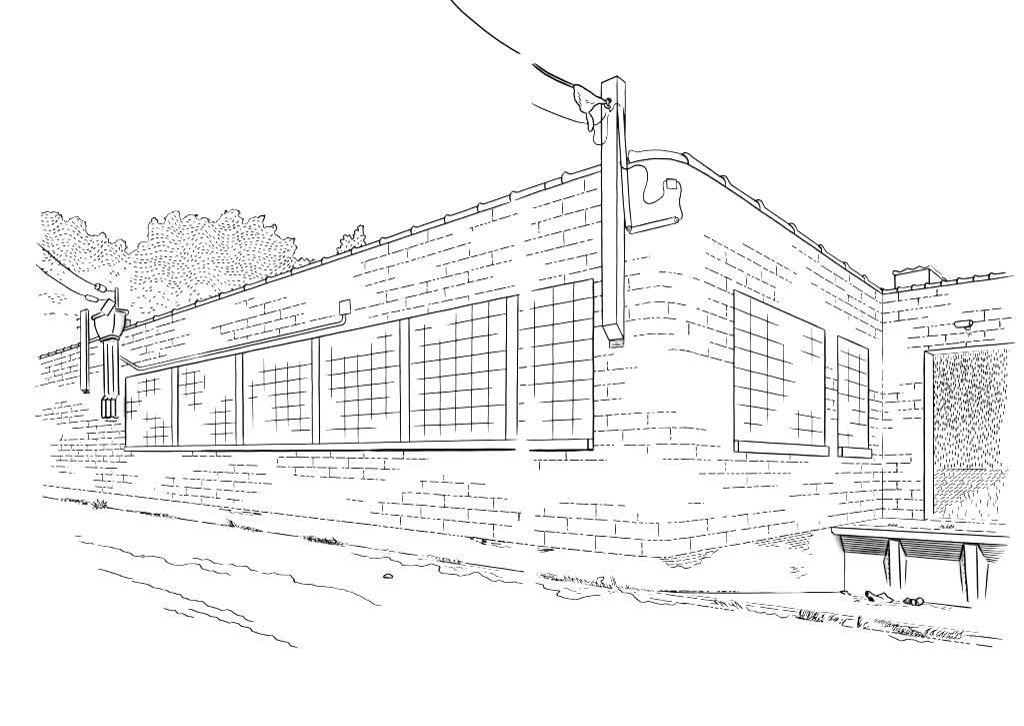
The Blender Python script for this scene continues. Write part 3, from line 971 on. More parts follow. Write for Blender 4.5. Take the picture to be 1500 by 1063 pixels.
rt = lerp_line([(1366.6, 521), (1474, 510)])
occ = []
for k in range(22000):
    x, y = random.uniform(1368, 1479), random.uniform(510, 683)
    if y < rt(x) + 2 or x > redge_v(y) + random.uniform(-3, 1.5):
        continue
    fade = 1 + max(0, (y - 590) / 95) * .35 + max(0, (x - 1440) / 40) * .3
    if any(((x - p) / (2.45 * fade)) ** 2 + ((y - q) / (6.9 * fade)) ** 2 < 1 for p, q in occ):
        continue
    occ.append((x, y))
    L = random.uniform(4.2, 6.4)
    m.stroke(BKf, [(x, y - L / 2), (x + random.uniform(-.5, .4), min(686, y + L / 2))], 1.1, 0)  # ink dashes put the darkness of the interior on the back wall
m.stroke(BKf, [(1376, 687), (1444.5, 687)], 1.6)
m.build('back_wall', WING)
m = MB(M_GROUND)
thr_l = WW.pt(1354, 761.5)
thr_z = .30
fl = [zv(WW, 1340, thr_z - .01) + tr * .05, zv(WW, 1700, thr_z - .01) + tr * .05, zv(BK, 1750, z0b), zv(BK, 1330, z0b)]
m.hull([p - Vector((0, 0, .3)) for p in fl], fl)
nrm = (fl[1] - fl[0]).cross(fl[3] - fl[0]).normalized()
FLS = Plane3(fl[0] + Vector((0, 0, .004)), nrm)
diag = lerp_line([(1366, 758), (1400, 738), (1440, 715), (1474, 700)])  # edge of the floor shadow drawn in slanted dashes; sunlit part sparse
y = 689.0
while y < 756:
    x = 1368 + random.uniform(0, 5)
    while x < 1474:
        if y < diag(x):
            r = random.random()
            if r < .86:
                L = random.uniform(3.5, 6.5)
                m.stroke(FLS, [(x, y + L * .3), (x + L, y - L * .3)], 1.2, 0)
            else:
                m.stroke(FLS, [(x, y - 2), (x + .6, y + 3)], .9, 0)
            x += random.uniform(5.6, 8)
        else:
            if random.random() < .55 and x < 1471 - (y - 690) * .05:
                m.stroke(FLS, [(x, y - 2.6), (x + random.uniform(-.6, .9), y + 2.6)], .85, 0)
            x += random.uniform(8, 13)
    y += 5.0
m.draw(FLS, 1250, 720, "L 655 202 760 205; L 800 208 860 212; L 920 215 950 216; L 980 217 1030 218; L 1075 220 1130 223", wl=1.3)
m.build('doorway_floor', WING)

# chimney block with a wavy tiled cap
m = MB(M_WALL)
CH = WW.off(dR * .12)
eC = solve_off(CH.pt(1361.4, 400), dR, 1380.5)
P = [CH.pt(1310.6, 402.9), CH.pt(1361.4, 393.5), CH.pt(1361.4, 428), CH.pt(1311, 434)]
m.hull(P, [p + tr * eC for p in P])
m.draw(CH, 1250, 380, "L 322 122 325 230; L 592 75 592 185", wl=1.8)
ch = m.build('chimney', WING)
m = MB(M_STONE)
cap = px_of(1250, 380, "305 103 312 90 325 88 345 93 365 97 392 85 420 68 440 73 465 77 490 63 515 50 535 58 555 65 578 55 597 45")
capl = px_of(1250, 380, "325 122 592 72")
CH2 = WW.off(dR * .08)
outl = cap + [capl[1]] + [capl[0], (1250 + 310 / 5.316, 380 + 117 / 5.316)]
m.hull([CH2.pt(*q) for q in outl], [CH2.pt(*q) + tr * (eC + .1) for q in outl])
m.stroke(CH2, cap, 1.9)
m.stroke(CH2, [cap[0], (1250 + 310 / 5.316, 380 + 117 / 5.316), capl[0], capl[1]], 1.8)
SD = Surf(plan(CH2.pt(1361.0, 392)), dR)
side = px_of(1250, 380, "597 45 615 62 635 85 655 97 680 115 690 140 712 150 730 165")
sidel = px_of(1250, 380, "592 72 640 112 700 162")
m.stroke(SD, side, 1.9)
m.stroke(SD, sidel, 1.7)
so = side + list(reversed(sidel))
so = [(max(q[0], 1361.9), q[1]) for q in so]
m.hull([SD.pt(*q) for q in so], [SD.pt(*q) + v3(dL * .03, 0) for q in so])
m.build('tile_cap', ch)

# security camera over the door
CAM = thing('security_camera', tuple(WW.pt(1413, 480)), 'small white tubular security camera on the wing wall above the doorway', 'camera')
m = MB(M_METAL)
SC = WW.off(-dR * .16)
body = px_of(1250, 380, "787 488 800 485 910 472 925 476 932 492 925 508 915 518 865 527 805 531 790 515 785 500")
ps = m.puff(SC.Y(1412), body, .06, 2.5, 3)
m.stroke(Flat(SC.Y(1412) - .01), body, 1.8, .1, close=True)
m.stroke(Flat(SC.Y(1412) - .05), px_of(1250, 380, "912 474 904 492 908 510 915 518"), 1.7, 0)
m.build('camera_body', CAM)
m = MB(M_METAL)
br = px_of(1250, 380, "865 528 872 541 885 549 902 549 913 538 915 522")
m.slab(WW.off(-dR * .1), br, dR * .1, True, 1.4)
m.build('bracket', CAM)

# ================================================================== LOADING DOCK
_d0 = RW.pt(1218, 772)
DP = Surf(plan(_d0), dL)
_d1 = RW.pt(1237, 820)
DF = Surf(plan(_d1), dL)
DOCK = thing('loading_dock', tuple(ground_pt(1330, 880)), 'raised concrete loading dock with thick slab and tapered brackets below the doorway', 'loading dock')
dt = lerp_line([(1217.9, 771.7), (1450, 784.5), (1480, 785.8), (1700, 797)])
db = lerp_line([(1219, 782), (1450, 796.6), (1476, 797.7), (1700, 811)])
m = MB(M_STONE)
us = [1217.9, 1300, 1450, 1480, 1700]
zin = .305
for a, b in zip(us[:-1], us[1:]):
    pa, pb, qa, qb = DP.pt(a, dt(a)), DP.pt(b, dt(b)), DP.pt(a, db(a)), DP.pt(b, db(b))
    # run back to the wing wall
    def back(p, z):
        t = (C - plan(p)).dot(dR)
        return v3(plan(p) + dR * (t + .1), z)
    m.hull([pa, pb, qb, qa], [back(pa, zin), back(pb, zin), back(qb, zin - .15), back(qa, zin - .15)])
m.stroke(DP, [(1217.9, 771.7), (1340, 778.6), (1450, 784.4), (1479.9, 785.8)], 1.8)
m.stroke(DP, [(1222.6, 782.4), (1340, 790), (1450, 796.6), (1475.7, 797.7)], 1.9)
m.stroke(DP, [(1217.9, 771.7), (1217.6, 775), (1218.4, 778.3), (1222.6, 782.4)], 2.0)
TOPP = Plane3(DP.pt(1218, 771.7) + Vector((0, 0, .004)), (DP.pt(1450, 784.5) - DP.pt(1218, 771.7)).cross(v3(C, zin) - DP.pt(1218, 771.7)).normalized())
m.draw(TOPP, 1250, 720, "T 0 258 20 259; T 45 260 140 265; T 160 267 265 271; D 340 272 415 278; T 440 280 505 283; T 520 284 608 289; T 625 290 675 291; T 790 295 855 299; T 880 301 1015 308; T 1035 308 1110 312; T 600 222 685 226; T 718 228 765 231; D 790 233 1020 243; D 1060 247 1180 250", wl=1.9)
m.build('slab', DOCK)
m = MB(M_WALL)
P = [zv(DF, 1237, -1.5), zv(DF, 1700, -1.5), DF.pt(1700, 835), DF.pt(1237, 806.5)]
m.hull(P, [p + tr * .3 for p in P])
m.stroke(DF, [(1236.8, 808), (1237, 840), (1237, 865)], 1.7)
m.draw(DF, 1250, 720, "L 0 800 95 812; L 320 838 395 848; L 550 860 700 878 922 902", wl=1.6)
m.build('front_wall', DOCK)
# sloping undersides between the brackets, their shade ruled on in ink lines
panels = [((1231, 784.2), (1302.1, 790.2), (1297, 812.6), (1236.7, 807.6)), ((1317.5, 790.5), (1411, 796.9), (1405.4, 820.6), (1327.9, 814)), ((1433, 797.3), (1475.7, 798.5), (1464, 824), (1443.2, 820.6))]
for k, (a, b, c, d) in enumerate(panels):
    m = MB(M_WALL)
    pa, pb = DP.off(dR * .06).pt(*a), DP.off(dR * .06).pt(*b)
    pc, pd = DF.off(-dR * .01).pt(*c), DF.off(-dR * .01).pt(*d)
    if k == 2:
        pb2 = DP.off(dR * .06).pt(1700, 814)
        pc2 = DF.off(-dR * .01).pt(1700, 842)
        P = [pa, pb2, pc2, pd]
    else:
        P = [pa, pb, pc, pd]
    m.hull(P, [p + tr * .12 + Vector((0, 0, .12)) for p in P])

    class Q4:
        def pt(s, u, v, pa=pa, pb=pb, pc=pc, pd=pd):
            return Plane3(pa - tr * .012, (pb - pa).cross(pd - pa).normalized()).pt(u, v)
    q = Q4()
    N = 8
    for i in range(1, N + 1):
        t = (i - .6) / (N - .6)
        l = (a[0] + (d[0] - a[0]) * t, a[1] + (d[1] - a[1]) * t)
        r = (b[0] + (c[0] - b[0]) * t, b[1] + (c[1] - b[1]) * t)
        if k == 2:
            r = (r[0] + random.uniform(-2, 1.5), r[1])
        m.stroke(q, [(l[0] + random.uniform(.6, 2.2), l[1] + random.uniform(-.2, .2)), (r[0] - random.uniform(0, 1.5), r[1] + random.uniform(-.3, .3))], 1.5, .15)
    m.stroke(q, [a, d], 1.7)
    if k < 2:
        m.stroke(q, [b, c], 1.7)
    m.build('underside', DOCK)
brk = [dict(fl=[(1302.2, 791), (1303, 830), (1304, 858)], fr=[(1316.5, 794), (1318, 830), (1319.6, 862)], lf=[(1297, 812.6), (1294.3, 822), (1300, 854)], rf=[(1327.7, 819.8), (1326.6, 838), (1325.2, 858)]),
       dict(fl=[(1412, 797.5), (1414.6, 840), (1417.6, 880), (1420, 881.4)], fr=[(1430.6, 800), (1431.8, 840), (1432.6, 877)], lf=[(1406, 822), (1408, 845), (1410.9, 868.6)], rf=[(1448, 825.4), (1445.4, 850), (1442.3, 878.5)])]
for k, b in enumerate(brk):
    m = MB(M_WALL)
    f0 = DP.off(dR * .05)
    f1 = DF.off(-dR * .22)
    tl, trr = f0.pt(*b['fl'][0]), f0.pt(*b['fr'][0])
    blq, brq = f1.pt(*b['fl'][2]), f1.pt(*b['fr'][2])
    lt, lb_ = DF.pt(b['lf'][0][0], b['lf'][0][1]), DF.pt(b['lf'][2][0], b['lf'][2][1] + 6)
    r_t, rb_ = DF.pt(b['rf'][0][0], b['rf'][0][1]), DF.pt(b['rf'][2][0], b['rf'][2][1] + 6)
    blq.z -= .05
    brq.z -= .05
    ltt, rtt = v3(plan(lt), tl.z), v3(plan(r_t), trr.z)
    m.face([tl, trr, brq, blq])
    m.face([ltt, tl, blq, lb_])
    m.face([trr, rtt, rb_, brq])
    m.face([ltt, rtt, trr, tl])
    m.face([blq, brq, rb_, lb_])

    FR = Plane3(tl, (trr - tl).cross(blq - tl).normalized())
    m.stroke(FR, b['fl'], 1.8)
    m.stroke(FR, b['fr'], 1.8)
    SL = Plane3(tl, (ltt - tl).cross(blq - tl).normalized())
    SR = Plane3(trr, (rtt - trr).cross(brq - trr).normalized())
    m.stroke(DF.off(-dR * .004), b['lf'], 1.4)
    m.stroke(DF.off(-dR * .004), b['rf'], 1.5)
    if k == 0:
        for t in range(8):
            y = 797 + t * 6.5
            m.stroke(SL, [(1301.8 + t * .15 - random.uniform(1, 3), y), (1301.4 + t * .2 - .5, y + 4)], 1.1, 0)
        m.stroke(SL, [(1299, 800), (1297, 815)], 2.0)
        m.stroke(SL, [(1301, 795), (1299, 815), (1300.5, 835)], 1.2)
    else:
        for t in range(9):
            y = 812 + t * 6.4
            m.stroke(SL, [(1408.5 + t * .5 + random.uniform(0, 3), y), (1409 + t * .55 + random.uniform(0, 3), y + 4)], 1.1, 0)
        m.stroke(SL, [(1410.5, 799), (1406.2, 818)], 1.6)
    m.build('bracket', DOCK)

# ================================================================== NEAR POST AND ITS FITTINGS
pw = LW.pt(915.7, 400)
th = solve_off(pw, -dR, 903.9)
fe = plan(pw) - dR * th
PF = Surf(fe, dL)             # broad face
PSR = Surf(fe, dR)            # narrow face
plc = PF.pt(881.2, 400)
wid = (plan(plc) - fe).length
m = MB(M_WOOD)
t_fl, t_fr, t_br = PF.pt(880.6, 121.7), PF.pt(904, 111.6), PSR.pt(916, 121.4)
b_fl, b_fr = PF.pt(882.3, 477.5), PF.pt(903.4, 473.9)
bk = v3(dR * th, 0)
zfl, zfr = t_fl.z, t_fr.z
b_br = PSR.pt(913.9, 495.9)
b_bl = b_fl + bk
b_bl.z = b_br.z + (b_fl.z - b_fr.z)
T = [v3(plan(t_fl), zfr), t_fr, t_fr + bk, v3(plan(t_fl), zfr) + bk]
B = [b_fl, b_fr, v3(plan(t_fr + bk), b_br.z), v3(plan(t_fl + bk), b_br.z)]
m.hull(B, T)
PFf = PF.off(-dR * .001)
m.stroke(PFf, [(880.6, 121.7), (904, 111.6)], 1.7)
m.stroke(PSR, [(904, 111.6), (916, 121.4)], 1.7)
m.stroke(PFf, [(880.8, 121.7), (881.2, 300), (882.3, 477.5)], 1.9)
m.stroke(PFf, [(904, 112), (903.7, 300), (903.4, 473.9)], 1.7)
m.stroke(PSR, [(915.9, 121.4), (915.2, 250), (914.8, 330), (914.3, 400), (913.9, 506)], 1.8)
m.stroke(PFf, [(882.3, 477.5), (903.4, 473.9)], 1.6)
BP = Plane3(b_fl, (b_fr - b_fl).cross(B[2] - b_fl).normalized())
m.stroke(BP, [(882.3, 477.5), (892, 498.2)], 1.6)
m.stroke(BP, [(903.6, 474.1), (913.8, 495.9)], 1.6)
m.stroke(BP, [(892, 498.2), (913.8, 495.9)], 1.6)
tag(m.build('wooden_post', loc=tuple(b_fr + bk)), 'tall square wooden post with slanted lower end fixed near the round corner', 'post')

YP = PF.Y(895)
# eye hook
m = MB(M_METAL)
HK = Flat(YP - .17)
m.draw(HK, 760, 80, "L 677 362 682 350 692 343 708 343 718 352 720 365 714 378; L 690 358 700 355 708 362 706 375 697 385; L 665 390 668 405 680 417 700 422 713 415 715 402; L 683 385 690 398 702 402 712 398; L 697 362 710 372 700 392", wl=1.9)
P = [HK.pt(888, 146), HK.pt(896, 146), HK.pt(896, 158), HK.pt(887, 158)]
HB = Flat(YP - .14)
m.tube([HB.pt(888.5, 147), HB.pt(891.5, 145.5), HB.pt(894, 149), HB.pt(892, 153), HB.pt(888, 155), HB.pt(890, 158), HB.pt(893, 157)], .012, 0, 6)
m.tube([HB.pt(892, 151.5), ray(892, 151.5, YP + .04)], .012, 0, 6)
m.draw(HK, 760, 80, "T 703 430 704 450; T 713 432 714 452", wl=1.6)
tag(m.build('eye_hook', loc=tuple(HK.pt(892, 152))), 'small iron eye hook on the corner post holding the ragged cloth', 'hook')

# rag
m = MB(M_CLOTH)
rag = px_of(760, 80, "430 235 465 237 492 250 520 268 560 293 600 325 645 342 660 355 680 362 690 378 660 388 625 383 590 400 565 435 545 450 560 470 575 495 580 520 583 555 570 590 555 605 540 585 540 540 530 500 525 457 500 450 480 438 472 400 450 375 435 350 428 310 432 285 423 255")
rs = m.puff(YP - .1, rag, .05, 4, 3.2, .02, .15)
m.stroke(Flat(YP - .11), rag, 1.9, .25, close=True, seg=6)
m.draw(rs, 760, 80, "T 457 293 480 325; T 465 325 487 360; T 468 345 478 375 490 400; T 515 355 540 362; T 523 375 560 370; T 560 383 590 378", wl=1.6)
tag(m.build('rag', loc=tuple(ray(855, 150, YP - .1))), 'torn ragged cloth wrapped round the cable end beside the corner post', 'rag')

# overhead cable to the corner
m = MB(M_METAL)


class CabS:
    def pt(s, u, v):
        t = (841 - u) / 181
        return ray(u, v, YP - .1 - t * 1.8)


CS = CabS()
m.draw(CS, 640, 0, "L 100 -12 108 0 150 45 200 95 300 180 380 245 480 320 580 382 640 418 650 420", wl=2.0)
m.draw(CS, 760, 80, "L 103 75 140 106 205 155 300 205 360 232 420 258; L 125 72 170 106 230 145 330 195 425 237", wl=2.2)
cp = [(762, 79), (775, 88), (800, 104.5), (838, 126)]
m.tube([ray(u, v, CS.pt(u, v).y + .02) for u, v in cp], .014, 0, 6)
tag(m.build('overhead_cable', loc=tuple(ray(841, 126, YP - .1))), 'thick overhead cable sagging down from the top edge to the rag', 'cable')
m = MB(M_METAL)


class CabS2:
    def pt(s, u, v):
        t = (861 - u) / 80
        return ray(u, v, YP - .06 - max(0, t) * .9)


m.draw(CabS2(), 760, 80, "L 103 383 150 408 200 430 330 483 450 525 530 538; L 583 550 610 545 640 520 665 490 675 468 680 445; L 583 575 592 600 588 625 580 650 585 680 605 702 645 705 675 680 688 630 688 540 690 490 703 465; L 705 432 720 437 735 420 745 390 765 378 785 392 795 405", wl=1.6)
m.tube([CabS2().pt(u, v) for u, v in ((859, 181), (862, 183), (866, 184), (869.7, 183.5))], .004, 1, 4)
tag(m.build('overhead_wire', loc=tuple(ray(861, 181, YP - .06))), 'thin wire below the thick cable looping behind the rag to the post', 'cable')


def pipe(mb, surf, mid, wpx, w=1.7, n=8, ends=True, ink=True):
    """a round pipe along a drawn centre line with its two edges inked"""
    pts, rr = [], []
    L, R = [], []
    for i, (u, v) in enumerate(mid):
        a, b = mid[max(0, i - 1)], mid[min(len(mid) - 1, i + 1)]
        dx, dy = b[0] - a[0], b[1] - a[1]
        q = math.hypot(dx, dy)
        nx, ny = -dy / q, dx / q
        p = surf.pt(u, v)
        pts.append(p)
        rr.append(wpx * .5 * p.y / F)
        L.append((u + nx * wpx / 2, v + ny * wpx / 2))
        R.append((u - nx * wpx / 2, v - ny * wpx / 2))
    mb.tube(pts, rr, 0, n)
    class Near:
        def pt(s, u, v):
            p = surf.pt(u, v)
            return ray(u, v, p.y - .45 * wpx * p.y / F)
    if ink:
        mb.stroke(Near(), L, w, .15)
        mb.stroke(Near(), R, w, .15)
    return L, R


# pipe and lamp tube on the corner
PIPE = thing('conduit', tuple(ray(918, 338, YP - .05)), 'steep pipe running down the corner post with a second pipe and wired box beside it', 'pipe')
PS_ = Surf(fe - dR * .07, dL)
m = MB(M_METAL)
pv = Flat(YP - .1)
L_, R_ = pipe(m, pv, [(908.6, 158), (912.6, 220), (915, 255), (917.6, 300), (921.2, 334)], 8.6)
m.draw(pv, 760, 80, "L 768 417 772 408 790 404 808 408 813 418; T 820 490 825 530 826 570", wl=1.7)
m.build('downpipe', PIPE)
m = MB(M_METAL)
pipe(m, pv, [(923.6, 338.2), (955, 330.6), (991.5, 321.9)], 9.4)
m.stroke(pv, [(920.5, 338.5), (922, 341.4), (925, 343)], 1.8)
ring = lambda cx, cy, rx, ry: [(cx + rx * math.cos(t * math.pi / 5), cy + ry * math.sin(t * math.pi / 5)) for t in range(10)]
pw2 = Flat(YP - .16)
m.slab(pw2, ring(991.4, 322.5, 3.2, 4), Vector((0, .08)), True, 1.4)
m.stroke(Flat(YP - .165), ring(991.8, 323, .9, 1.1), .8, 0, close=True)
m.build('cross_pipe', PIPE)
m = MB(M_METAL)
m.slab(pw2, ring(921.3, 335, 3.8, 4.2), Vector((0, .1)), True, 1.4)
for i in range(3):
    m.stroke(Flat(YP - .165), [(918.8 + i * 1.7, 337.6 - i * .3), (919.8 + i * 1.6, 333)], .7, 0)
m.build('elbow', PIPE)
m = MB(M_METAL)


class WS:
    def pt(s, u, v):
        return ray(u, v, WALL.Y(max(u, 905)) - .05 if u > 930 else YP - .13)


m.draw(WS(), 760, 230, "L 790 30 790 48 795 65 805 80 820 92 850 95 875 82 900 68 920 64 940 65 960 70 975 78 992 98 1000 120 1004 145 1003 170 997 205 985 240 975 270 968 300 968 322 975 340 990 357 1010 363 1035 360 1060 350 1090 328 1120 305 1130 285 1130 265 1125 240 1123 215 1127 200 1135 190 1150 185; L 1228 190 1245 195 1255 210 1263 235 1265 260 1260 295 1253 330 1253 365 1258 400 1268 425 1272 450 1270 472 1265 485 1250 488", wl=1.8)
m.build('wire', PIPE)
m = MB(M_METAL)
m.slab(WALL_ if False else Flat(WALL.Y(984) - .08), px_of(760, 230, "1150 170 1225 175 1230 250 1155 243"), Vector((0, .12)), True, 1.9)
m.build('junction_box', PIPE)

# ================================================================== FAR LEFT POST, CABLE HEAD, CONDUIT
pw = LW.pt(130.6, 500)
th = solve_off(pw, -dR, 126.3)
fe2 = plan(pw) - dR * th
PF2 = Surf(fe2, dL)
PS2 = Surf(fe2, dR)
POST2 = thing('small_post', tuple(LW.pt(126, 571)), 'short narrow wooden post fixed high on the wall at the far left', 'post')
m = MB(M_WOOD)
bk2 = v3(dR * th, 0)
a_, b_, c_, d_ = PF2.pt(118.2, 456), PF2.pt(126.5, 452.6), PF2.pt(126.7, 570.8), PF2.pt(118.7, 571.4)
m.hull([a_, b_, c_, d_], [p + bk2 for p in (a_, b_, c_, d_)])
m.stroke(PF2, [(118.2, 456), (126.5, 452.8)], 1.6)
m.stroke(PS2, [(126.5, 452.8), (128.2, 453), (129.7, 455)], 1.6)
m.stroke(PF2, [(118.3, 456), (118.6, 571.2)], 1.7)
m.stroke(PF2, [(126, 453.4), (126.8, 570)], 1.7)
m.stroke(PS2, [(129.7, 455), (130.8, 571.5)], 1.8)
m.stroke(PF2, [(118.6, 571.2), (123.7, 573.5), (126.8, 571.2)], 1.5)
m.stroke(PF2, [(118.6, 571.2), (126.8, 569.7)], 1.4)
m.stroke(PS2, [(126.8, 570.2), (130.8, 571.6)], 1.4)
m.stroke(PS2, [(123.7, 573.5), (130.8, 571.6)], 1.4)
m.build('post_body', POST2)
for (y0) in (467.4, 479.2):
    m = MB(M_METAL)
    m.stroke(PF2, [(118.2, y0), (113.6, y0 - .2)], 1.6, 0)
    m.stroke(PF2, [(113.2, y0 - 1.4), (113.1, y0 + 1), (113.8, y0 + 2.6)], 1.8, 0)
    m.tube([PF2.pt(118.4, y0), PF2.pt(113.4, y0 - .2)], .02, 0, 5)
    m.build('hook', POST2)

Y2 = LW.Y(162) - .7
HEAD = thing('cable_head', tuple(ray(161, 613, Y2)), 'bucket shaped cable terminal with a bundle of three pipes on the left wall', 'terminal')
FL = Flat(Y2)
c7 = lambda t: px_of(100, 380, t, 10.632)
c8 = lambda t: px_of(100, 470, t, 10.632)


def frustum(mb, Y, prof, n=14):
    """a solid of revolution: prof = list of (u centre, v, half width px)"""
    rings = []
    for (u, v, h) in prof:
        c = ray(u, v, Y)
        r = h * Y / F
        rings.append([c + Vector((math.cos(2 * math.pi * i / n) * r, math.sin(2 * math.pi * i / n) * r * .8, 0)) for i in range(n)])
    for a, b in zip(rings[:-1], rings[1:]):
        mb.hull(a, b, 0, False)
    mb.face(rings[0])
    mb.face(rings[-1])


m = MB(M_METAL)
frustum(m, Y2, [(161, 461, 22.5), (161, 470, 22), (160.5, 482, 20), (160, 492, 15.5)])
FF = Flat(Y2 - .41)
m.stroke(FF, c7("408 925 412 965 415 1005") + c8("412 60 425 110 450 185 480 245 492 268"), 1.8)
m.stroke(FF, c7("890 860 885 920 880 1000") + c8("870 90 855 140 825 205 795 240"), 1.8)
m.stroke(FF, c7("722 840 720 920 715 1030") + c8("712 100 700 150 685 195"), 1.7)
m.build('bucket', HEAD)
m = MB(M_METAL)
rim = c7("365 900 372 885 390 873 515 820 620 785 700 762 800 770 905 783 930 792 938 815 930 850 905 858 890 858 820 840 735 810 640 835 560 865 480 892 410 920 395 942 375 938")
m.slab(Flat(Y2 - .43), rim, Vector((0, .75)), False)
FR_ = Flat(Y2 - .44)
m.stroke(FR_, c7("515 820 390 873 372 885 365 900 368 925 380 940 395 942 410 920 480 892 575 858"), 1.8)
m.stroke(FR_, c7("700 762 800 770 905 783 930 792 938 815 930 850 905 858 890 858"), 1.8)
m.stroke(FR_, c7("735 803 820 815 895 830"), 1.7)
m.stroke(FR_, c7("675 808 700 800"), 1.3)
m.build('rim', HEAD)
m = MB(M_METAL)
col = c8("488 278 560 255 660 220 720 225 780 245 797 265 790 290 775 296 740 272 680 262 600 285 520 310 540 342 510 335 490 305")
m.slab(Flat(Y2 - .4), c8("488 278 560 255 660 220 720 225 780 245 797 265 790 290 775 296 740 272 680 262 600 285 520 312 500 325 490 305"), Vector((0, .8)), True, 1.8)
m.stroke(Flat(Y2 - .41), c8("490 305 505 335 540 343"), 1.5)
m.stroke(Flat(Y2 - .41), c8("545 310 600 300 660 275 700 270 745 285"), 2.0)
m.build('collar', HEAD)
t40 = lambda t: px_of(40, 480, t)
for (xt, xb, wpx) in ((608, 615, 6.2), (645, 652, 7.2), (686, 692, 7.2)):
    m = MB(M_METAL)
    yb = 560
    mid = t40(f"{xt} 105 {(xt + xb) / 2} 320 {xb} {yb}")
    SF = Flat(Y2 - .1 - (.1 if xt == 645 else 0))
    pipe(m, SF, mid, wpx, ink=False, n=10)
    SG = Flat(Y2 - .35)
    if xt == 608:
        m.stroke(SG, t40("593 108 596 300 599 525"), 1.9)
        m.stroke(SG, t40("624 125 628 320 632 510 640 522"), 1.7)
    elif xt == 645:
        m.stroke(SG, t40("663 140 668 320 672 500"), 1.7)
        m.stroke(SG, t40("632 515 645 525 660 520"), 1.4)
    else:
        m.stroke(SG, t40("705 100 708 300 712 520 714 690"), 1.9)
        m.stroke(SG, t40("672 510 680 522 695 518"), 1.4)
    m.build('pipe', HEAD)
m = MB(M_METAL)
boot = t40("578 560 605 525 640 522 702 518 714 530 714 690 700 702 682 705 665 690 650 697 632 706 612 695 595 706 580 690")
m.slab(Flat(Y2 - .4), boot, Vector((0, .45)), False)
SG = Flat(Y2 - .41)
m.stroke(SG, t40("615 528 600 530 578 560 577 620 580 690 588 703 598 705 610 697 622 706 635 704 650 695 668 690 682 704 697 703 714 690"), 1.9)
m.stroke(SG, t40("578 560 620 558 688 556 702 522"), 1.6)
m.stroke(SG, t40("610 562 611 690"), 1.8)
m.stroke(SG, t40("648 558 649 695"), 1.8)
m.stroke(SG, t40("685 556 686 690"), 1.8)
m.stroke(SG, t40("615 560 628 542"), 1.4)
m.stroke(SG, t40("652 556 660 540"), 1.4)
m.stroke(SG, t40("592 700 612 690 632 698 650 690 675 698"), 1.8)
m.build('pipe_boot', HEAD)
m = MB(M_METAL)
pipe(m, Flat(Y2 - .62), c7("752 452 754 600 757 752"), 4.2, n=8)
m.stroke(Flat(Y2 - .62), c7("728 460 735 447 755 445 770 450 775 462"), 1.7)
m.build('rod', HEAD)
m = MB(M_METAL)
m.slab(Flat(Y2 - .75), c7("630 608 738 680 610 880 503 795"), Vector((0, .12)), True, 1.9)
m.build('terminal_plate', HEAD)

for (lab, main, sl, wire, end) in (
        ('upper overhead cable at the far left ending in a sleeve beside the rod', "75 350 160 420 270 520 380 600 460 650 545 690", "430 390 450 378 470 375 530 403 585 435 593 458 588 482 568 503 545 513 490 495 440 470 418 455 412 440 420 425", "595 485 660 495 725 495", 0),
        ('lower overhead cable at the far left ending in a sleeve above the small post', "65 515 150 590 260 665 340 715 400 745 455 765", "270 575 280 560 300 553 370 573 440 598 460 605 467 622 457 650 440 662 420 663 355 645 300 632 275 612", "470 625 530 628 590 625", 1)):
    root = thing('sleeved_cable', tuple(ray(140, 430, Y2 - .7)), lab, 'cable', 'cables at the far left')

    class CS3:
        def pt(s, u, v):
            return ray(u, v, Y2 - .65 - max(0, (150 - u)) * .03)
    m = MB(M_METAL)
    m.stroke(CS3(), px_of(40, 290, main), 1.9)
    m.stroke(CS3(), c7(wire), 1.6)
    m.build('wire', root)
    m = MB(M_METAL)
    o_ = c7(sl)
    um = sum(q[0] for q in o_) / len(o_)
    yy = CS3().pt(um, 430).y
    m.puff(yy, o_, .12, 1.5, 2)
    m.stroke(Flat(yy - .02), o_, 1.8, .1, close=True)
    if end == 0:
        m.stroke(Flat(yy - .1), c7("480 388 492 410 493 435 485 455 468 465 448 462"), 1.7, 0)
        m.stroke(Flat(yy - .14), c7("400 395 445 418"), 1.9, 0)
    m.build('sleeve', root)

# stub above the coping behind the terminal
m = MB(M_METAL)
m.slab(LW.off(dR * .1), c7("890 925 930 932 965 940 966 1045 890 1070"), dR * .3, False)
m.stroke(LW.off(dR * .098), c7("890 925 930 935 965 940 963 990 967 1035"), 1.6)
tag(m.build('roof_stub', loc=tuple(LW.pt(187, 478))), 'small square stub on the wall top just right of the bucket terminal', 'vent')

# conduit on the long wall
CON = thing('wall_conduit', tuple(LW.pt(505, 460)), 'long thin conduit pipe rising along the wall above the windows to a small box', 'pipe')
CO = LW.off(-dR * .06)
m = MB(M_METAL)
mid = px_of(40, 480, "721 229 795 274 868 317 900 311 1329 217") + px_of(290, 330, "560 887 1000 786 1118 763 1134 745 1135 720 1133 697")
pts = [CO.pt(*q) for q in mid]
m.tube(pts, [2.0 * p.y / F for p in pts], 0, 8)
CO2 = LW.off(-dR * .1)
m.draw(CO2, 40, 480, "L 722 218 795 262 850 297 875 305 900 302 1329 203; L 720 240 795 285 850 322 880 331 910 325 1329 230", wl=1.6)
m.draw(CO2, 290, 330, "L 0 1003 560 877 1000 776 1108 752 1122 735 1127 718 1122 700; L 0 1028 560 901 1000 802 1130 774 1148 755 1152 735 1146 695", wl=1.6)
m.build('pipe', CON)
m = MB(M_METAL)
m.slab(LW.off(-dR * .1), px_of(290, 330, "1100 600 1115 592 1182 577 1186 630 1190 684 1148 692 1105 698 1101 650"), dR * .1, True, 1.7)
m.build('junction_box', CON)

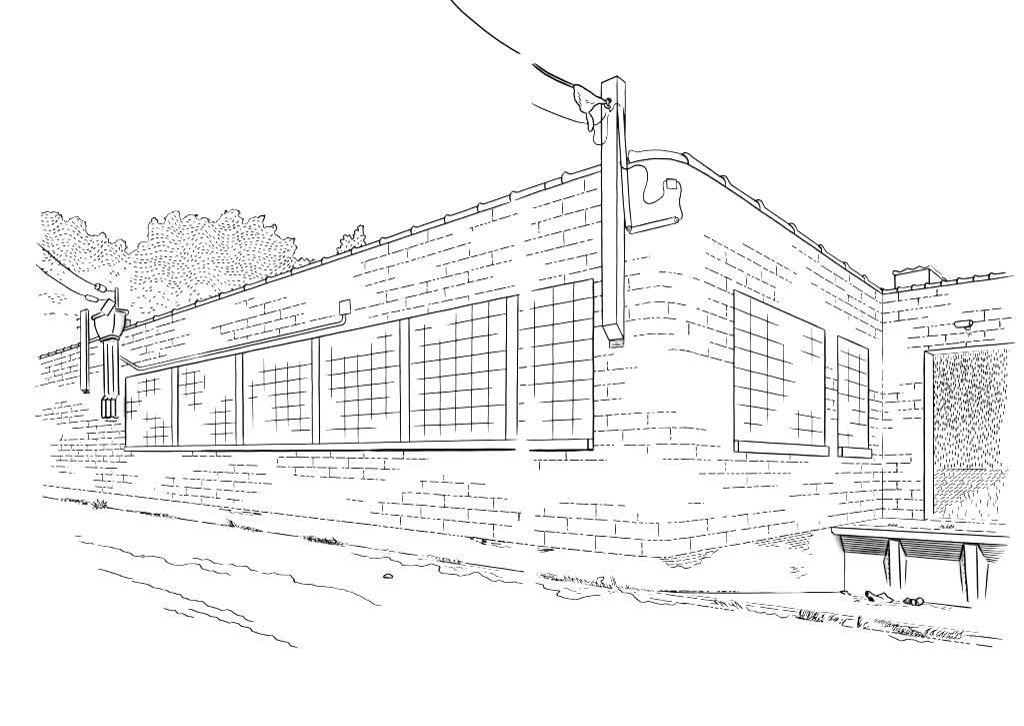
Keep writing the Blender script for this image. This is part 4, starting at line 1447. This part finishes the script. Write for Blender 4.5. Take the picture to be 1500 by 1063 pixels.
# ================================================================== TREES BEHIND THE WALL
def crown_field(u, v, px, seed, base):
    d = edge_dist(u, v, px)
    a = base + .6 * math.sin(u * .1 + seed + 1.8 * noise.noise((u * .015, v * .015, seed))) + 1.0 * noise.noise((u * .022, v * .026, seed + 5)) + .5 * noise.noise((u * .07, v * .07, seed + 11))
    if d < 16:
        best = None
        bd = 1e9
        for i in range(len(px) - 1):
            ax, ay = px[i]
            bx, by = px[i + 1]
            dx, dy = bx - ax, by - ay
            q = dx * dx + dy * dy
            if q == 0:
                continue
            t = max(0, min(1, ((u - ax) * dx + (v - ay) * dy) / q))
            dd = (u - ax - dx * t) ** 2 + (v - ay - dy * t) ** 2
            if dd < bd:
                bd = dd
                best = math.atan2(dy, dx)
        if best is not None:
            while best - a > math.pi / 2:
                best -= math.pi
            while best - a < -math.pi / 2:
                best += math.pi
            w = max(0, 1 - d / 16) * .6
            a = a * (1 - w) + best * w
    return a


def hatch(mb, surf, px, clip, seed, base, sep=4.6, sparse=None):
    occ = {}

    def near(u, v, r):
        gx, gy = int(u // 6), int(v // 6)
        for i in (-1, 0, 1):
            for j in (-1, 0, 1):
                for (x, y) in occ.get((gx + i, gy + j), ()):
                    if (x - u) ** 2 + (y - v) ** 2 < r * r:
                        return True
        return False

    def ok(u, v):
        return inside(u, v, px) and clip(u, v) and edge_dist(u, v, px) > 2.4
    xs = [p[0] for p in px]
    ys = [p[1] for p in px]
    n = 0
    for k in range(int((max(xs) - min(xs)) * (max(ys) - min(ys)) / 9)):
        u, v = random.uniform(min(xs), max(xs)), random.uniform(min(ys), max(ys))
        if not ok(u, v) or near(u, v, sep):
            continue
        line = [(u, v)]
        for sgn in (1, -1):
            x, y = u, v
            for st in range(28):
                a = crown_field(x, y, px, seed, base)
                x += math.cos(a) * 1.7 * sgn
                y += math.sin(a) * 1.7 * sgn
                if not ok(x, y) or near(x, y, sep * .82):
                    break
                line = line + [(x, y)] if sgn > 0 else [(x, y)] + line
        if len(line) < 3:
            continue
        for (x, y) in line:
            occ.setdefault((int(x // 6), int(y // 6)), []).append((x, y))
        i = random.randint(0, 2)
        while i < len(line) - 1:
            j = min(len(line) - 1, i + random.choice((2, 2, 3, 3)))
            if not (sparse and random.random() < sparse(*line[i])):
                mb.stroke(surf, [line[i], line[(i + j) // 2], line[j]] if j - i > 2 else [line[i], line[j]], 1.42, 0)
                n += 1
            i = j + 2
    return n


def curl(px, seed):
    out = []
    n = len(px)
    for i in range(n - 1):
        p0, p1, p2, p3 = px[max(0, i - 1)], px[i], px[i + 1], px[min(n - 1, i + 2)]
        L = math.hypot(p2[0] - p1[0], p2[1] - p1[1])
        k = max(1, int(L / 1.6))
        for j in range(k):
            t = j / k
            q = []
            for c in (0, 1):
                q.append(.5 * (2 * p1[c] + (p2[c] - p0[c]) * t + (2 * p0[c] - 5 * p1[c] + 4 * p2[c] - p3[c]) * t * t + (3 * p1[c] - p0[c] - 3 * p2[c] + p3[c]) * t ** 3))
            out.append((q[0] + 1.7 * noise.noise((q[0] * .45, q[1] * .45, seed)), q[1] + 1.7 * noise.noise((q[0] * .45, q[1] * .45, seed + 7))))
    out.append(px[-1])
    return out


def tree(name, Y, outline, closing, label, bulge, seed, base, sparse, trunk_u, hclip=None, group=None, extra=None):
    outline = curl(outline, seed)
    full = outline + closing
    bz = tuple(ray(trunk_u, HV, Y + 0.01).xy) + (0.0,)
    root = thing(name, bz, label, 'tree', group)
    m = MB(M_LEAF)
    s = m.puff(Y, full, bulge, 12, 7, bulge * .06, .05, seed)
    m.stroke(Flat(Y - .05), outline, 1.75, 0, seg=5)
    clip = hclip or (lambda u, v: v < low(u) - 4)
    hatch(m, s, full, clip, seed, base, sep=3.95, sparse=sparse)
    for q in (extra or []):
        m.stroke(s, q, 1.35, 0)
    m.build('crown', root)
    m = MB(M_WOOD)
    vb = max(q[1] for q in full)
    top = ray(trunk_u, vb - 8, Y)
    foot = Vector((top.x, top.y, -.1))
    m.tube([foot, foot.lerp(top, .5) + Vector((.1, 0, 0)), top], [.4, .3, .22], 0, 9)
    for s_ in (-1, 1):
        b0 = foot.lerp(top, .8)
        m.tube([b0, b0 + Vector((s_ * .6, .2, .9)), b0 + Vector((s_ * 1.1, .1, 2.2))], [.2, .14, .06], 0, 7)
    m.build('trunk', root)
    return root


oA = px_of(40, 290, "105 118 125 118 155 105 170 112 185 115 200 110 220 113 240 112 245 125 250 135 265 133 270 155 275 170 285 178 295 188 325 182 330 165 345 158 370 155 385 148 400 150 405 162 410 170 430 180 445 185 455 205 455 260 465 275 480 290 500 298 520 290 540 295 560 293 570 275 590 270 605 280 610 295 620 310 635 325 632 345 655 360 670 350 690 345 700 335 715 325 735 320 745 335 765 340 762 358 768 372 778 385 765 395 755 405 762 418 770 430 785 437 795 445")
tree('leafy_tree', 37, oA, [(195, 378), (196, 400), (180, 430), (110, 470), (52, 470), (46, 380), (46, 330), (56, 314)], 'left dotted leafy tree sloping down behind the far end of the wall', 3.0, 3.1, .12,
     lambda u, v: (0 if v < 388 - (u - 55) * .02 else min(.97, .35 + (v - 388) / 45)) if u > 58 else 1, 130,
     extra=[[(u, v), (u + 2.6, v - d), (u + 5, v - d * 1.4)] for u, v, d in ((56, 433, 1), (64, 431, 1.2), (70, 435.5, 1), (74, 439, 1.4), (80, 430.5, -.5), (83, 435.5, .6), (90, 431.5, -1), (87, 440, 1), (93, 436.5, -1.2), (76, 443, 1), (84, 444.5, .4), (64, 460.5, .1), (72, 460, .6), (76, 458, -1.2))])
oB = px_of(40, 290, "795 445 812 430 830 425 845 410 865 400 862 370 880 352 900 340 915 342 935 348 945 325 935 300 940 285 945 265 940 215 965 185 968 160 990 150 1005 165 1018 180 1015 200 1035 203 1060 205 1075 180 1068 158 1085 148 1100 125 1125 115 1145 105 1165 112 1180 105") + \
    px_of(240, 290, "122 130 125 160 145 165 175 148 205 130 235 135 262 130 250 150 250 165 275 170 295 160 315 152 335 165 352 168 345 190 355 198 370 195 385 187 400 192 420 175 440 165 450 130 475 125 485 97 495 112 510 105 535 88 565 98 590 105 590 120 575 135 595 155 620 170 610 195 625 205 650 203 670 165 710 150 735 155 760 140 785 130 780 165 770 180 770 205 785 232 810 222 830 225 850 208 870 207 882 235 865 260 870 290 895 295 905 315 935 328 955 310 970 305 990 318 1018 318 1010 350 1025 375 1038 390 1020 405 1020 425 1010 440 1010 460 1030 475 1040 495")
tree('leafy_tree', 46, oB, [(436, 398), (432, 425), (380, 440), (330, 455), (270, 480), (205, 500), (150, 490), (150, 410)], 'big dotted leafy tree, tallest and widest behind the wall', 4.0, 7.7, .05,
     lambda u, v: 0 if v < 400 + (u - 190) * .02 and u > 196 else (1 if u < 188 else min(.85, max(0, v - 400) / 75)), 310)
oC = px_of(240, 290, "1040 495 1055 490 1062 475 1080 470 1095 485 1112 470 1130 488 1140 495 1150 485 1165 475 1180 488")
tree('low_bush', 41, oC, [(463, 392), (440, 400), (432, 395)], 'tiny dotted bush top peeping over the wall beside the biggest tree', .5, 2.2, -.3, lambda u, v: 0, 450, lambda u, v: v < low(u) - 6)
oD = px_of(290, 330, "1078 220 1095 207 1080 195 1082 178 1105 175 1110 160 1125 150 1107 130 1108 115 1135 105 1130 85 1150 75 1165 82 1180 72 1190 85 1195 105 1215 95 1205 75 1225 65 1218 48 1235 38 1250 40 1243 15 1255 5 1262 -4 1275 4 1290 5 1283 30 1290 50 1288 72 1305 85 1298 105 1285 112 1295 128 1310 147")
tree('small_tree', 38, oD, [(538, 368), (515, 378), (494, 378)], 'small spiky dotted tree standing alone behind the middle of the wall', .7, 5.2, -1.1, lambda u, v: 0, 515, lambda u, v: v < low(u) - 7)

# ================================================================== WEEDS, STONES
def base_surf(u, v, off=0.0):
    p = ground_pt(u, v)
    return Surf(plan(p) + dR * off, dL)


def scribble(mb, surf, x0, y0, x1, y1, amp, w=.92, step=7.2):
    """a running line of small leaf curls"""
    L = math.hypot(x1 - x0, y1 - y0)
    amp *= 1.15
    s, pts, up = 0.0, [], 1
    while s < L:
        t = s / L
        bx, by = x0 + (x1 - x0) * t, y0 + (y1 - y0) * t
        a = amp * random.uniform(.55, 1.1)
        q = step * random.uniform(.8, 1.2)
        o = random.uniform(-.25, .15) * amp
        for k in range(7):
            ph = -2.6 + k * 5.4 / 6
            pts.append((bx + q * .5 + q * .55 * math.sin(ph) * up, by + o - a * .55 * math.cos(ph) * up))
        up = -up if random.random() < .45 else up
        s += q * random.uniform(.75, 1.0)
        if random.random() < .3:
            mb.stroke(surf, pts, w, 0, seg=3)
            pts = []
    if len(pts) > 2:
        mb.stroke(surf, pts, w, 0, seg=3)


def blade(mb, surf, x, y, dx, dy, wd, w=1.2):
    bx, by = x + dx * .45 - dy * .04, y - dy * .62
    if wd > 0:
        mb.stroke(surf, [(x - wd / 2, y), (bx - wd / 2, by), (x + dx, y - dy), (bx + wd / 2, by + .8), (x + wd / 2, y + .5)], w, 0, seg=3)
        P = [surf.pt(*q) for q in ((x - wd / 2, y), (bx - wd / 2, by), (x + dx, y - dy), (bx + wd / 2, by + .8), (x + wd / 2, y + .5))]
        mb.hull(P, [p + v3(dR * .01, 0) for p in P])
    else:
        mb.stroke(surf, [(x, y), (bx, by), (x + dx, y - dy)], w, 0, seg=3)


def mound(mb, surf, x0, y0, x1, y1, h):
    n = max(3, int((x1 - x0) / 5))
    rows = []
    for i in range(n + 1):
        t = i / n
        u = x0 + (x1 - x0) * t
        v = y0 + (y1 - y0) * t
        hh = h * (.25 + .75 * math.sin(math.pi * min(1, max(0, t)))) * random.uniform(.6, 1)
        p = surf.pt(u, v)
        rows.append([p - v3(dR * .07, .01), surf.pt(u, v - hh * .7) - v3(dR * .025, 0), surf.pt(u, v - hh * .7) + v3(dR * .02, 0), p + v3(dR * .05, -.01)])
    for a, b in zip(rows[:-1], rows[1:]):
        mb.hull(a, b, 0, True)


class Rise:
    def __init__(self, s):
        self.s = s

    def pt(self, u, v):
        p = self.s.pt(u, v)
        g = ground_pt(u, v) if v > HV + 20 else p
        return g + Vector((0, 0, .012)) if g.y < p.y else p


WG = 'weed clumps along the wall foot and kerb'


def weed(label, x0, y0, x1, y1, h, builder, name='weed_clump', surf=None, cat='weeds'):
    um, vm = (x0 + x1) / 2, (y0 + y1) / 2
    if surf is None:
        surf = LW.off(-dR * .1)
    m = MB(M_LEAF)
    mound(m, surf, x0, y0, x1, y1, h)
    SS = Rise(Surf(surf.p - dR * .075, surf.d))
    builder(m, SS)
    o = m.build(name, loc=tuple(surf.pt(um, vm)))
    tag(o, label, cat, WG)


def bl(specs):
    def f(m, S_):
        for s in specs:
            blade(m, S_, *s)
    return f


def b1(m, S_):
    scribble(m, S_, 84, 731.5, 133, 738.5, 3.2)
    scribble(m, S_, 96, 731, 122, 735, 2.8)


weed('flat scribbly weeds at the far left end of the wall foot', 84, 732, 133, 739, 5, b1)


def b2(m, S_):
    for s in ((146, 740, -4, 10, 2.5), (143, 741, -7, 7, 2.5), (149, 740, 3, 8, 2), (150, 741, 7, 6.5, 2.5), (151, 742, 6, 3, 2), (141, 742, -6, 4, 2)):
        blade(m, S_, *s)
    scribble(m, S_, 136, 744, 156, 744, 3, step=6)


weed('spiky rosette weed with upright leaves at the left end of the wall foot', 135, 742, 157, 745, 4, b2)


def b3(m, S_):
    scribble(m, S_, 180, 747.5, 215, 752, 2)
    scribble(m, S_, 208, 751.5, 256, 758, 3.4)
    scribble(m, S_, 225, 752, 240, 754, 2.6)


weed('thin trail of low weeds between the rosette and the leaning leaves', 180, 748, 256, 758.5, 4, b3)


def b4(m, S_):
    scribble(m, S_, 318, 768, 345, 770.5, 2)
    scribble(m, S_, 348, 771.5, 376, 776.5, 3.6)
    scribble(m, S_, 352, 773.5, 370, 777.5, 2.6)
    for s in ((342.5, 771.5, -12, 13.5, 0), (345.5, 771.5, -8, 10.5, 3.6), (340.5, 772, -8.5, 9, 0)):
        blade(m, S_, *s)


weed('weed clump with three leaves leaning left below the second window', 318, 768, 376, 777.5, 5, b4)


def b5(m, S_):
    scribble(m, S_, 440, 786, 506, 797, 4.2, step=7)
    scribble(m, S_, 446, 789, 500, 798, 3.4, step=6)
    for s in ((480, 795, -4, 8, 2.5), (494, 795, -8, 9.5, 2.8), (470, 793, -5, 6, 2.4), (455, 789, -2, 4, 2)):
        blade(m, S_, *s)


weed('bushy leafy weed clump below the middle of the window strip', 440, 787, 507, 798, 7, b5)


def b6(m, S_):
    m.stroke(S_, px_of(540, 700, "80 558 105 556 130 562 150 553 165 568 185 565 208 577"), 1.4)


weed('very small weed sprig on the wall foot before the broken tarmac', 555, 805, 580, 808.5, 2.5, b6)


def b7(m, S_):
    scribble(m, S_, 620, 814, 676, 823, 3.2)
    scribble(m, S_, 640, 821, 668, 826, 2)
    for x in range(651, 676, 8):
        blade(m, S_, x, 820.5 + (x - 650) * .16, -3.5, 4.5, 0, 1.0)


weed('matted weeds with small scribbled leaves where the tarmac bulges', 615, 814, 678, 824, 5, b7)


def b8(m, S_):
    scribble(m, S_, 786, 841, 815, 844, 4, step=7)
    scribble(m, S_, 790, 845, 822, 850, 4, step=7)
    scribble(m, S_, 808, 850, 822, 850, 3)
    for i, x in enumerate(range(826, 860, 6)):
        blade(m, S_, x + 6, 851 + i * 1.3 + random.uniform(-1, 1), -6.5, 9.5, 3.4, 1.1)


weed('long mat of leaning looped grass below the last strip window', 783, 845, 858, 855, 9, b8)


def b9(m, S_):
    for i, x in enumerate(range(861, 897, 5)):
        blade(m, S_, x, 855 + i * .8, (3.5 if i < 3 else -3) + random.uniform(-1, 1), 6 + random.uniform(-1, 1), 2.4 if i % 2 else 0, 1.1)
    for s in ((898, 858, -4, 14.5, 0), (901, 858.5, -4, 15.5, 0), (903.5, 859.5, -4, 14, 0), (919, 862, -2.5, 8.5, 0), (921, 862.5, -1, 8, 0)):
        blade(m, S_, *s)
    for i, x in enumerate(range(906, 960, 4)):
        blade(m, S_, x + random.uniform(-1, 1), 861 + i * .45, -4 + random.uniform(-1, 1), 3.5 + random.uniform(-1.5, 1), 0, 1.3)
    scribble(m, S_, 862, 857, 895, 862, 2)
    m.stroke(S_, px_of(760, 720, "608 690 612 670 635 662 650 668 662 655 660 680 645 692 635 692"), 1.7, 0)
    m.stroke(S_, px_of(760, 720, "635 692 645 705 650 720"), 1.5, 0)


weed('spiky grass with tall blades and one curled leaf below the corner post', 859, 857, 960, 867, 5, b9)


def mk(specs, extra=None):
    lo = [(q[0] + 1.6, q[1] + 2.2, q[2] * .7, q[3] * .45, 0) for q in specs if abs(q[3]) > 4][::2]
    specs = specs + lo

    def f(m, S_):
        for s in specs:
            s = list(s)
            for q, j in ((0, 1.1), (1, 1.0), (2, 1.6), (3, 1.3)):
                s[q] += random.uniform(-j, j) * (1 if abs(s[3]) > 4 else .6)
            blade(m, S_, *s)
        for e in (extra or []):
            scribble(m, S_, *e)
    return f


weed('short curved grass blades on the left end of the kerb', 1030, 882, 1090, 891, 3,
     mk([(1052 + i * 3.4, 884 + i * .6, -7, 6 + i * .15, 0) for i in range(5)] + [(1078 + i * 3, 889 + i * .3, -6 - i, 8 + i * .4, 0) for i in range(4)] + [(1044 + i * 3, 884, -4, 2, 0) for i in range(4)] + [(1070 + i * 3, 886 + i, -5, 3, 0) for i in range(4)]), surf=base_surf(1060, 887))
weed('dense dark grass tuft with right leaning blades on the kerb', 1168, 899, 1212, 908, 6,
     mk([(1170 + i * 2.6, 901 + i * .3, 5, 10 - i * .25, 0) for i in range(11)] + [(1180 + i * 4.5, 908 + i * .2, 4, 4.5, 0) for i in range(6)] + [(1190 + i * 3, 910, 4, 2, 0) for i in range(5)], [(1160, 902, 1178, 908, 1.6)]), surf=base_surf(1190, 908))
weed('loose short grass blades right of the dense dark tuft on the kerb', 1205, 904, 1232, 910, 4,
     mk([(1204, 905, 4, 7, 1.5)] + [(1212 + i * 3, 906 + i * .6, 7, 5.5, 0) for i in range(5)] + [(1208 + i * 6, 909, 3, 2, 0) for i in range(4)]), surf=base_surf(1218, 910))
weed('tall thin upright grass blades near the broken kerb stone', 1253, 906, 1272, 920, 5,
     mk([(1255, 916, 3, 14, 0), (1257, 915, 5, 13.5, 0), (1259, 916, 7, 11, 0), (1257, 920, 2.5, 5, 0), (1263, 918, 7, 8, 0), (1266, 917, 2, 5, 0), (1270, 919, 4, 2, 0), (1268, 914, 5, 2, 0)]), surf=base_surf(1262, 919))
weed('low feathery grass between the kerb lines beside the tall blades', 1278, 911, 1318, 919, 4,
     mk([(1280 + i * 3.2, 912 + i * .6, 6, 4, 0) for i in range(11)] + [(1292 + i * 3, 918, 3, 1.5, 0) for i in range(4)]), surf=base_surf(1298, 918))
weed('wide strip of coarse grass in the middle of the right kerb', 1306, 918, 1352, 930, 5,
     mk([(1306 + i * 3.3, 922 + i * .75, 5.5, 5.5, 0) for i in range(12)] + [(1330 + i * 3.4, 919 + i * 1.2, 6, -3, 0) for i in range(6)] + [(1320 + i * 6, 926 + i, -5, 3, 0) for i in range(3)], [(1308, 916, 1340, 919, 1.2), (1340, 929, 1352, 931, 1.8)]), surf=base_surf(1330, 929))
weed('tall slanting grass blades at the right end of the kerb', 1352, 926, 1386, 933, 5,
     mk([(1353 + i * 4.2, 927 + i * .9, 8, 8.5, 0) for i in range(7)] + [(1380, 934, 6, 6, 0)]), surf=base_surf(1368, 932))
weed('fine combed grass at the far right end of the kerb', 1384, 925, 1420, 935, 4,
     mk([(1386 + i * 3, 930 - i * .1, 5, 5, 0) for i in range(8)] + [(1382 + i * 4, 935 + (i % 3), 5, 3, 0) for i in range(7)], [(1412, 930, 1427, 932, 1.2)]), surf=base_surf(1402, 934))


def dockweed(label, x, y, specs):
    p = TOPP.pt(x, y)
    S_ = Surf(plan(p), dL)
    m = MB(M_LEAF)
    mound(m, S_, x - 6, y - .3, x + 7, y + .4, 1.2)
    for s in specs:
        blade(m, Surf(S_.p - dR * .06, dL), *s)
    tag(m.build('weed_tuft', loc=tuple(p)), label, 'weeds', WG)


dockweed('little dark weed tuft on the left part of the dock slab', 1306, 770.5, [(1300 + i * 1.6, 770.3 + i * .1, 2.2, 3.0 + (i % 3) * .8, 0, 1.0) for i in range(9)])
dockweed('larger dark weed tuft on the middle of the dock slab', 1388, 772.5, [(1379 + i * 1.7, 774 - (i % 2) * .6, (-3 if i < 4 else 3), 4.5 + (i % 3) * 1.2, 0, 1.0) for i in range(11)])


def rock(name, label, Y, px, bulge, lines, cat, w=1.9, group=None):
    m = MB(M_STONE)
    s = m.puff(Y, px, bulge, 2.0, 3)
    m.stroke(Flat(Y - .03), px, w, .1, close=True, seg=4)
    for t in lines:
        m.stroke(s, t, 1.5, 0)
    vb = max(q[1] for q in px)
    um = sum(q[0] for q in px) / len(px)
    o = m.build(name, loc=tuple(ray(um, vb, Y)))
    return tag(o, label, cat, group)


c = lambda t: px_of(1250, 720, t)
gy = ground_pt(1285, 881).y
rock('broken_root', 'knotty broken piece of root with two cut ends at the dock foot', gy, c("95 790 105 770 122 772 150 795 180 810 195 800 215 797 240 783 255 800 265 815 290 828 315 845 300 855 275 866 240 868 205 862 165 866 145 868 128 850 118 825 100 808"), .09,
     [c("180 812 210 818 225 825 237 838"), c("120 820 135 817 150 828 162 850 165 866"), c("100 785 112 780 118 795 110 808"), c("125 830 150 855"), c("130 825 158 850"), c("122 840 145 862"), c("98 795 115 780"), c("104 800 118 790")], 'root')
gy = ground_pt(1340, 887).y
rock('rubble_stone', 'small dotted stone, leftmost of the three beside the broken root', gy + .05, c("388 852 405 842 425 823 445 835 450 865 440 872 420 868 400 862"), .05, [c("410 850 415 852"), c("425 840 430 842"), c("432 855 437 857"), c("420 860 426 861"), c("438 845 442 847")], 'stone', group='stones at the dock foot')
rock('rubble_stone', 'upright oval stone, middle one of the three beside the broken root', gy, c("450 850 458 835 472 833 485 848 490 870 482 888 470 888 455 875"), .05, [], 'stone', group='stones at the dock foot')
rock('rubble_stone', 'large rounded stone, rightmost of the three beside the broken root', gy + .04, c("485 850 500 828 520 822 540 835 547 855 535 872 505 885 485 888 492 868"), .06, [c("490 850 505 858 510 868")], 'stone', group='stones at the dock foot')
d_ = lambda t: px_of(1200, 640, t)
gy = ground_pt(1240, 871).y
q_ = px_of(1000, 820, "1222 245 1262 238 1285 245 1292 262 1310 262 1300 275 1290 292 1268 285 1255 270 1262 262 1240 255")
rock('rubble_stone', 'jagged flat stone lying at the left corner of the dock', gy, q_, .05, [], 'stone', group='stones at the dock foot')
gy = ground_pt(1254, 881).y
rock('rubble_stone', 'thin chip of stone just left of the broken root', gy, c("0 862 10 850 35 843 47 845 40 858 20 866"), .03, [], 'stone', 1.5, group='stones at the dock foot')
gy = ground_pt(566, 846).y
rock('pebble', 'single loose pebble lying on the street before the tarmac edge', gy, px_of(540, 700, "112 768 125 755 150 744 170 750 190 765 185 776 160 777 130 773"), .03, [], 'stone')
G2 = bpy.data.objects['ground']

# ================================================================== LIGHT, SKY, CAMERA
w = bpy.data.worlds.new('World')
scene.world = w
w.use_nodes = True
nt = w.node_tree
bg = nt.nodes['Background']
sky = nt.nodes.new('ShaderNodeTexSky')
sky.sky_type = 'NISHITA'
sky.sun_disc = False
EL, AZ = math.radians(42), math.radians(184)
sky.sun_elevation = EL
sky.sun_rotation = AZ
sky.dust_density = 1.0
sky.air_density = 2.5
hs = nt.nodes.new('ShaderNodeHueSaturation')       # overcast: the same sky without its blue
hs.inputs['Saturation'].default_value = 0.04
nt.links.new(sky.outputs['Color'], hs.inputs['Color'])
nt.links.new(hs.outputs['Color'], bg.inputs['Color'])
bg.inputs['Strength'].default_value = 0.15
sd = bpy.data.lights.new('sun', 'SUN')
sd.energy = 0.6
sd.angle = math.radians(40)
sd.color = (1, .99, .97)
so_ = bpy.data.objects.new('sun', sd)
COL.objects.link(so_)
dirv = Vector((math.sin(AZ) * math.cos(EL), math.cos(AZ) * math.cos(EL), math.sin(EL)))
so_.rotation_euler = (-dirv).to_track_quat('-Z', 'Y').to_euler()
so_.location = (0, 0, 30)

cd = bpy.data.cameras.new('camera')
cam = bpy.data.objects.new('camera', cd)
COL.objects.link(cam)
cam.location = (0, 0, EYE)
cam.rotation_euler = (math.radians(90), 0, 0)
cd.sensor_width = 36
cd.sensor_fit = 'HORIZONTAL'
cd.lens = 36 * F / 1500
cd.shift_y = (HV - 531.5) / 1500
cd.clip_start = .05
cd.clip_end = 3000
scene.camera = cam
scene.view_settings.view_transform = 'Standard'
scene.view_settings.look = 'None'
scene.view_settings.exposure = 1.15
scene.view_settings.gamma = 1
scene.render.engine = 'CYCLES'
scene.cycles.filter_width = 1.1
scene.cycles.diffuse_bounces = 6
scene.cycles.max_bounces = 8
for o in bpy.data.objects:
    if '_o' in o:
        del o['_o']
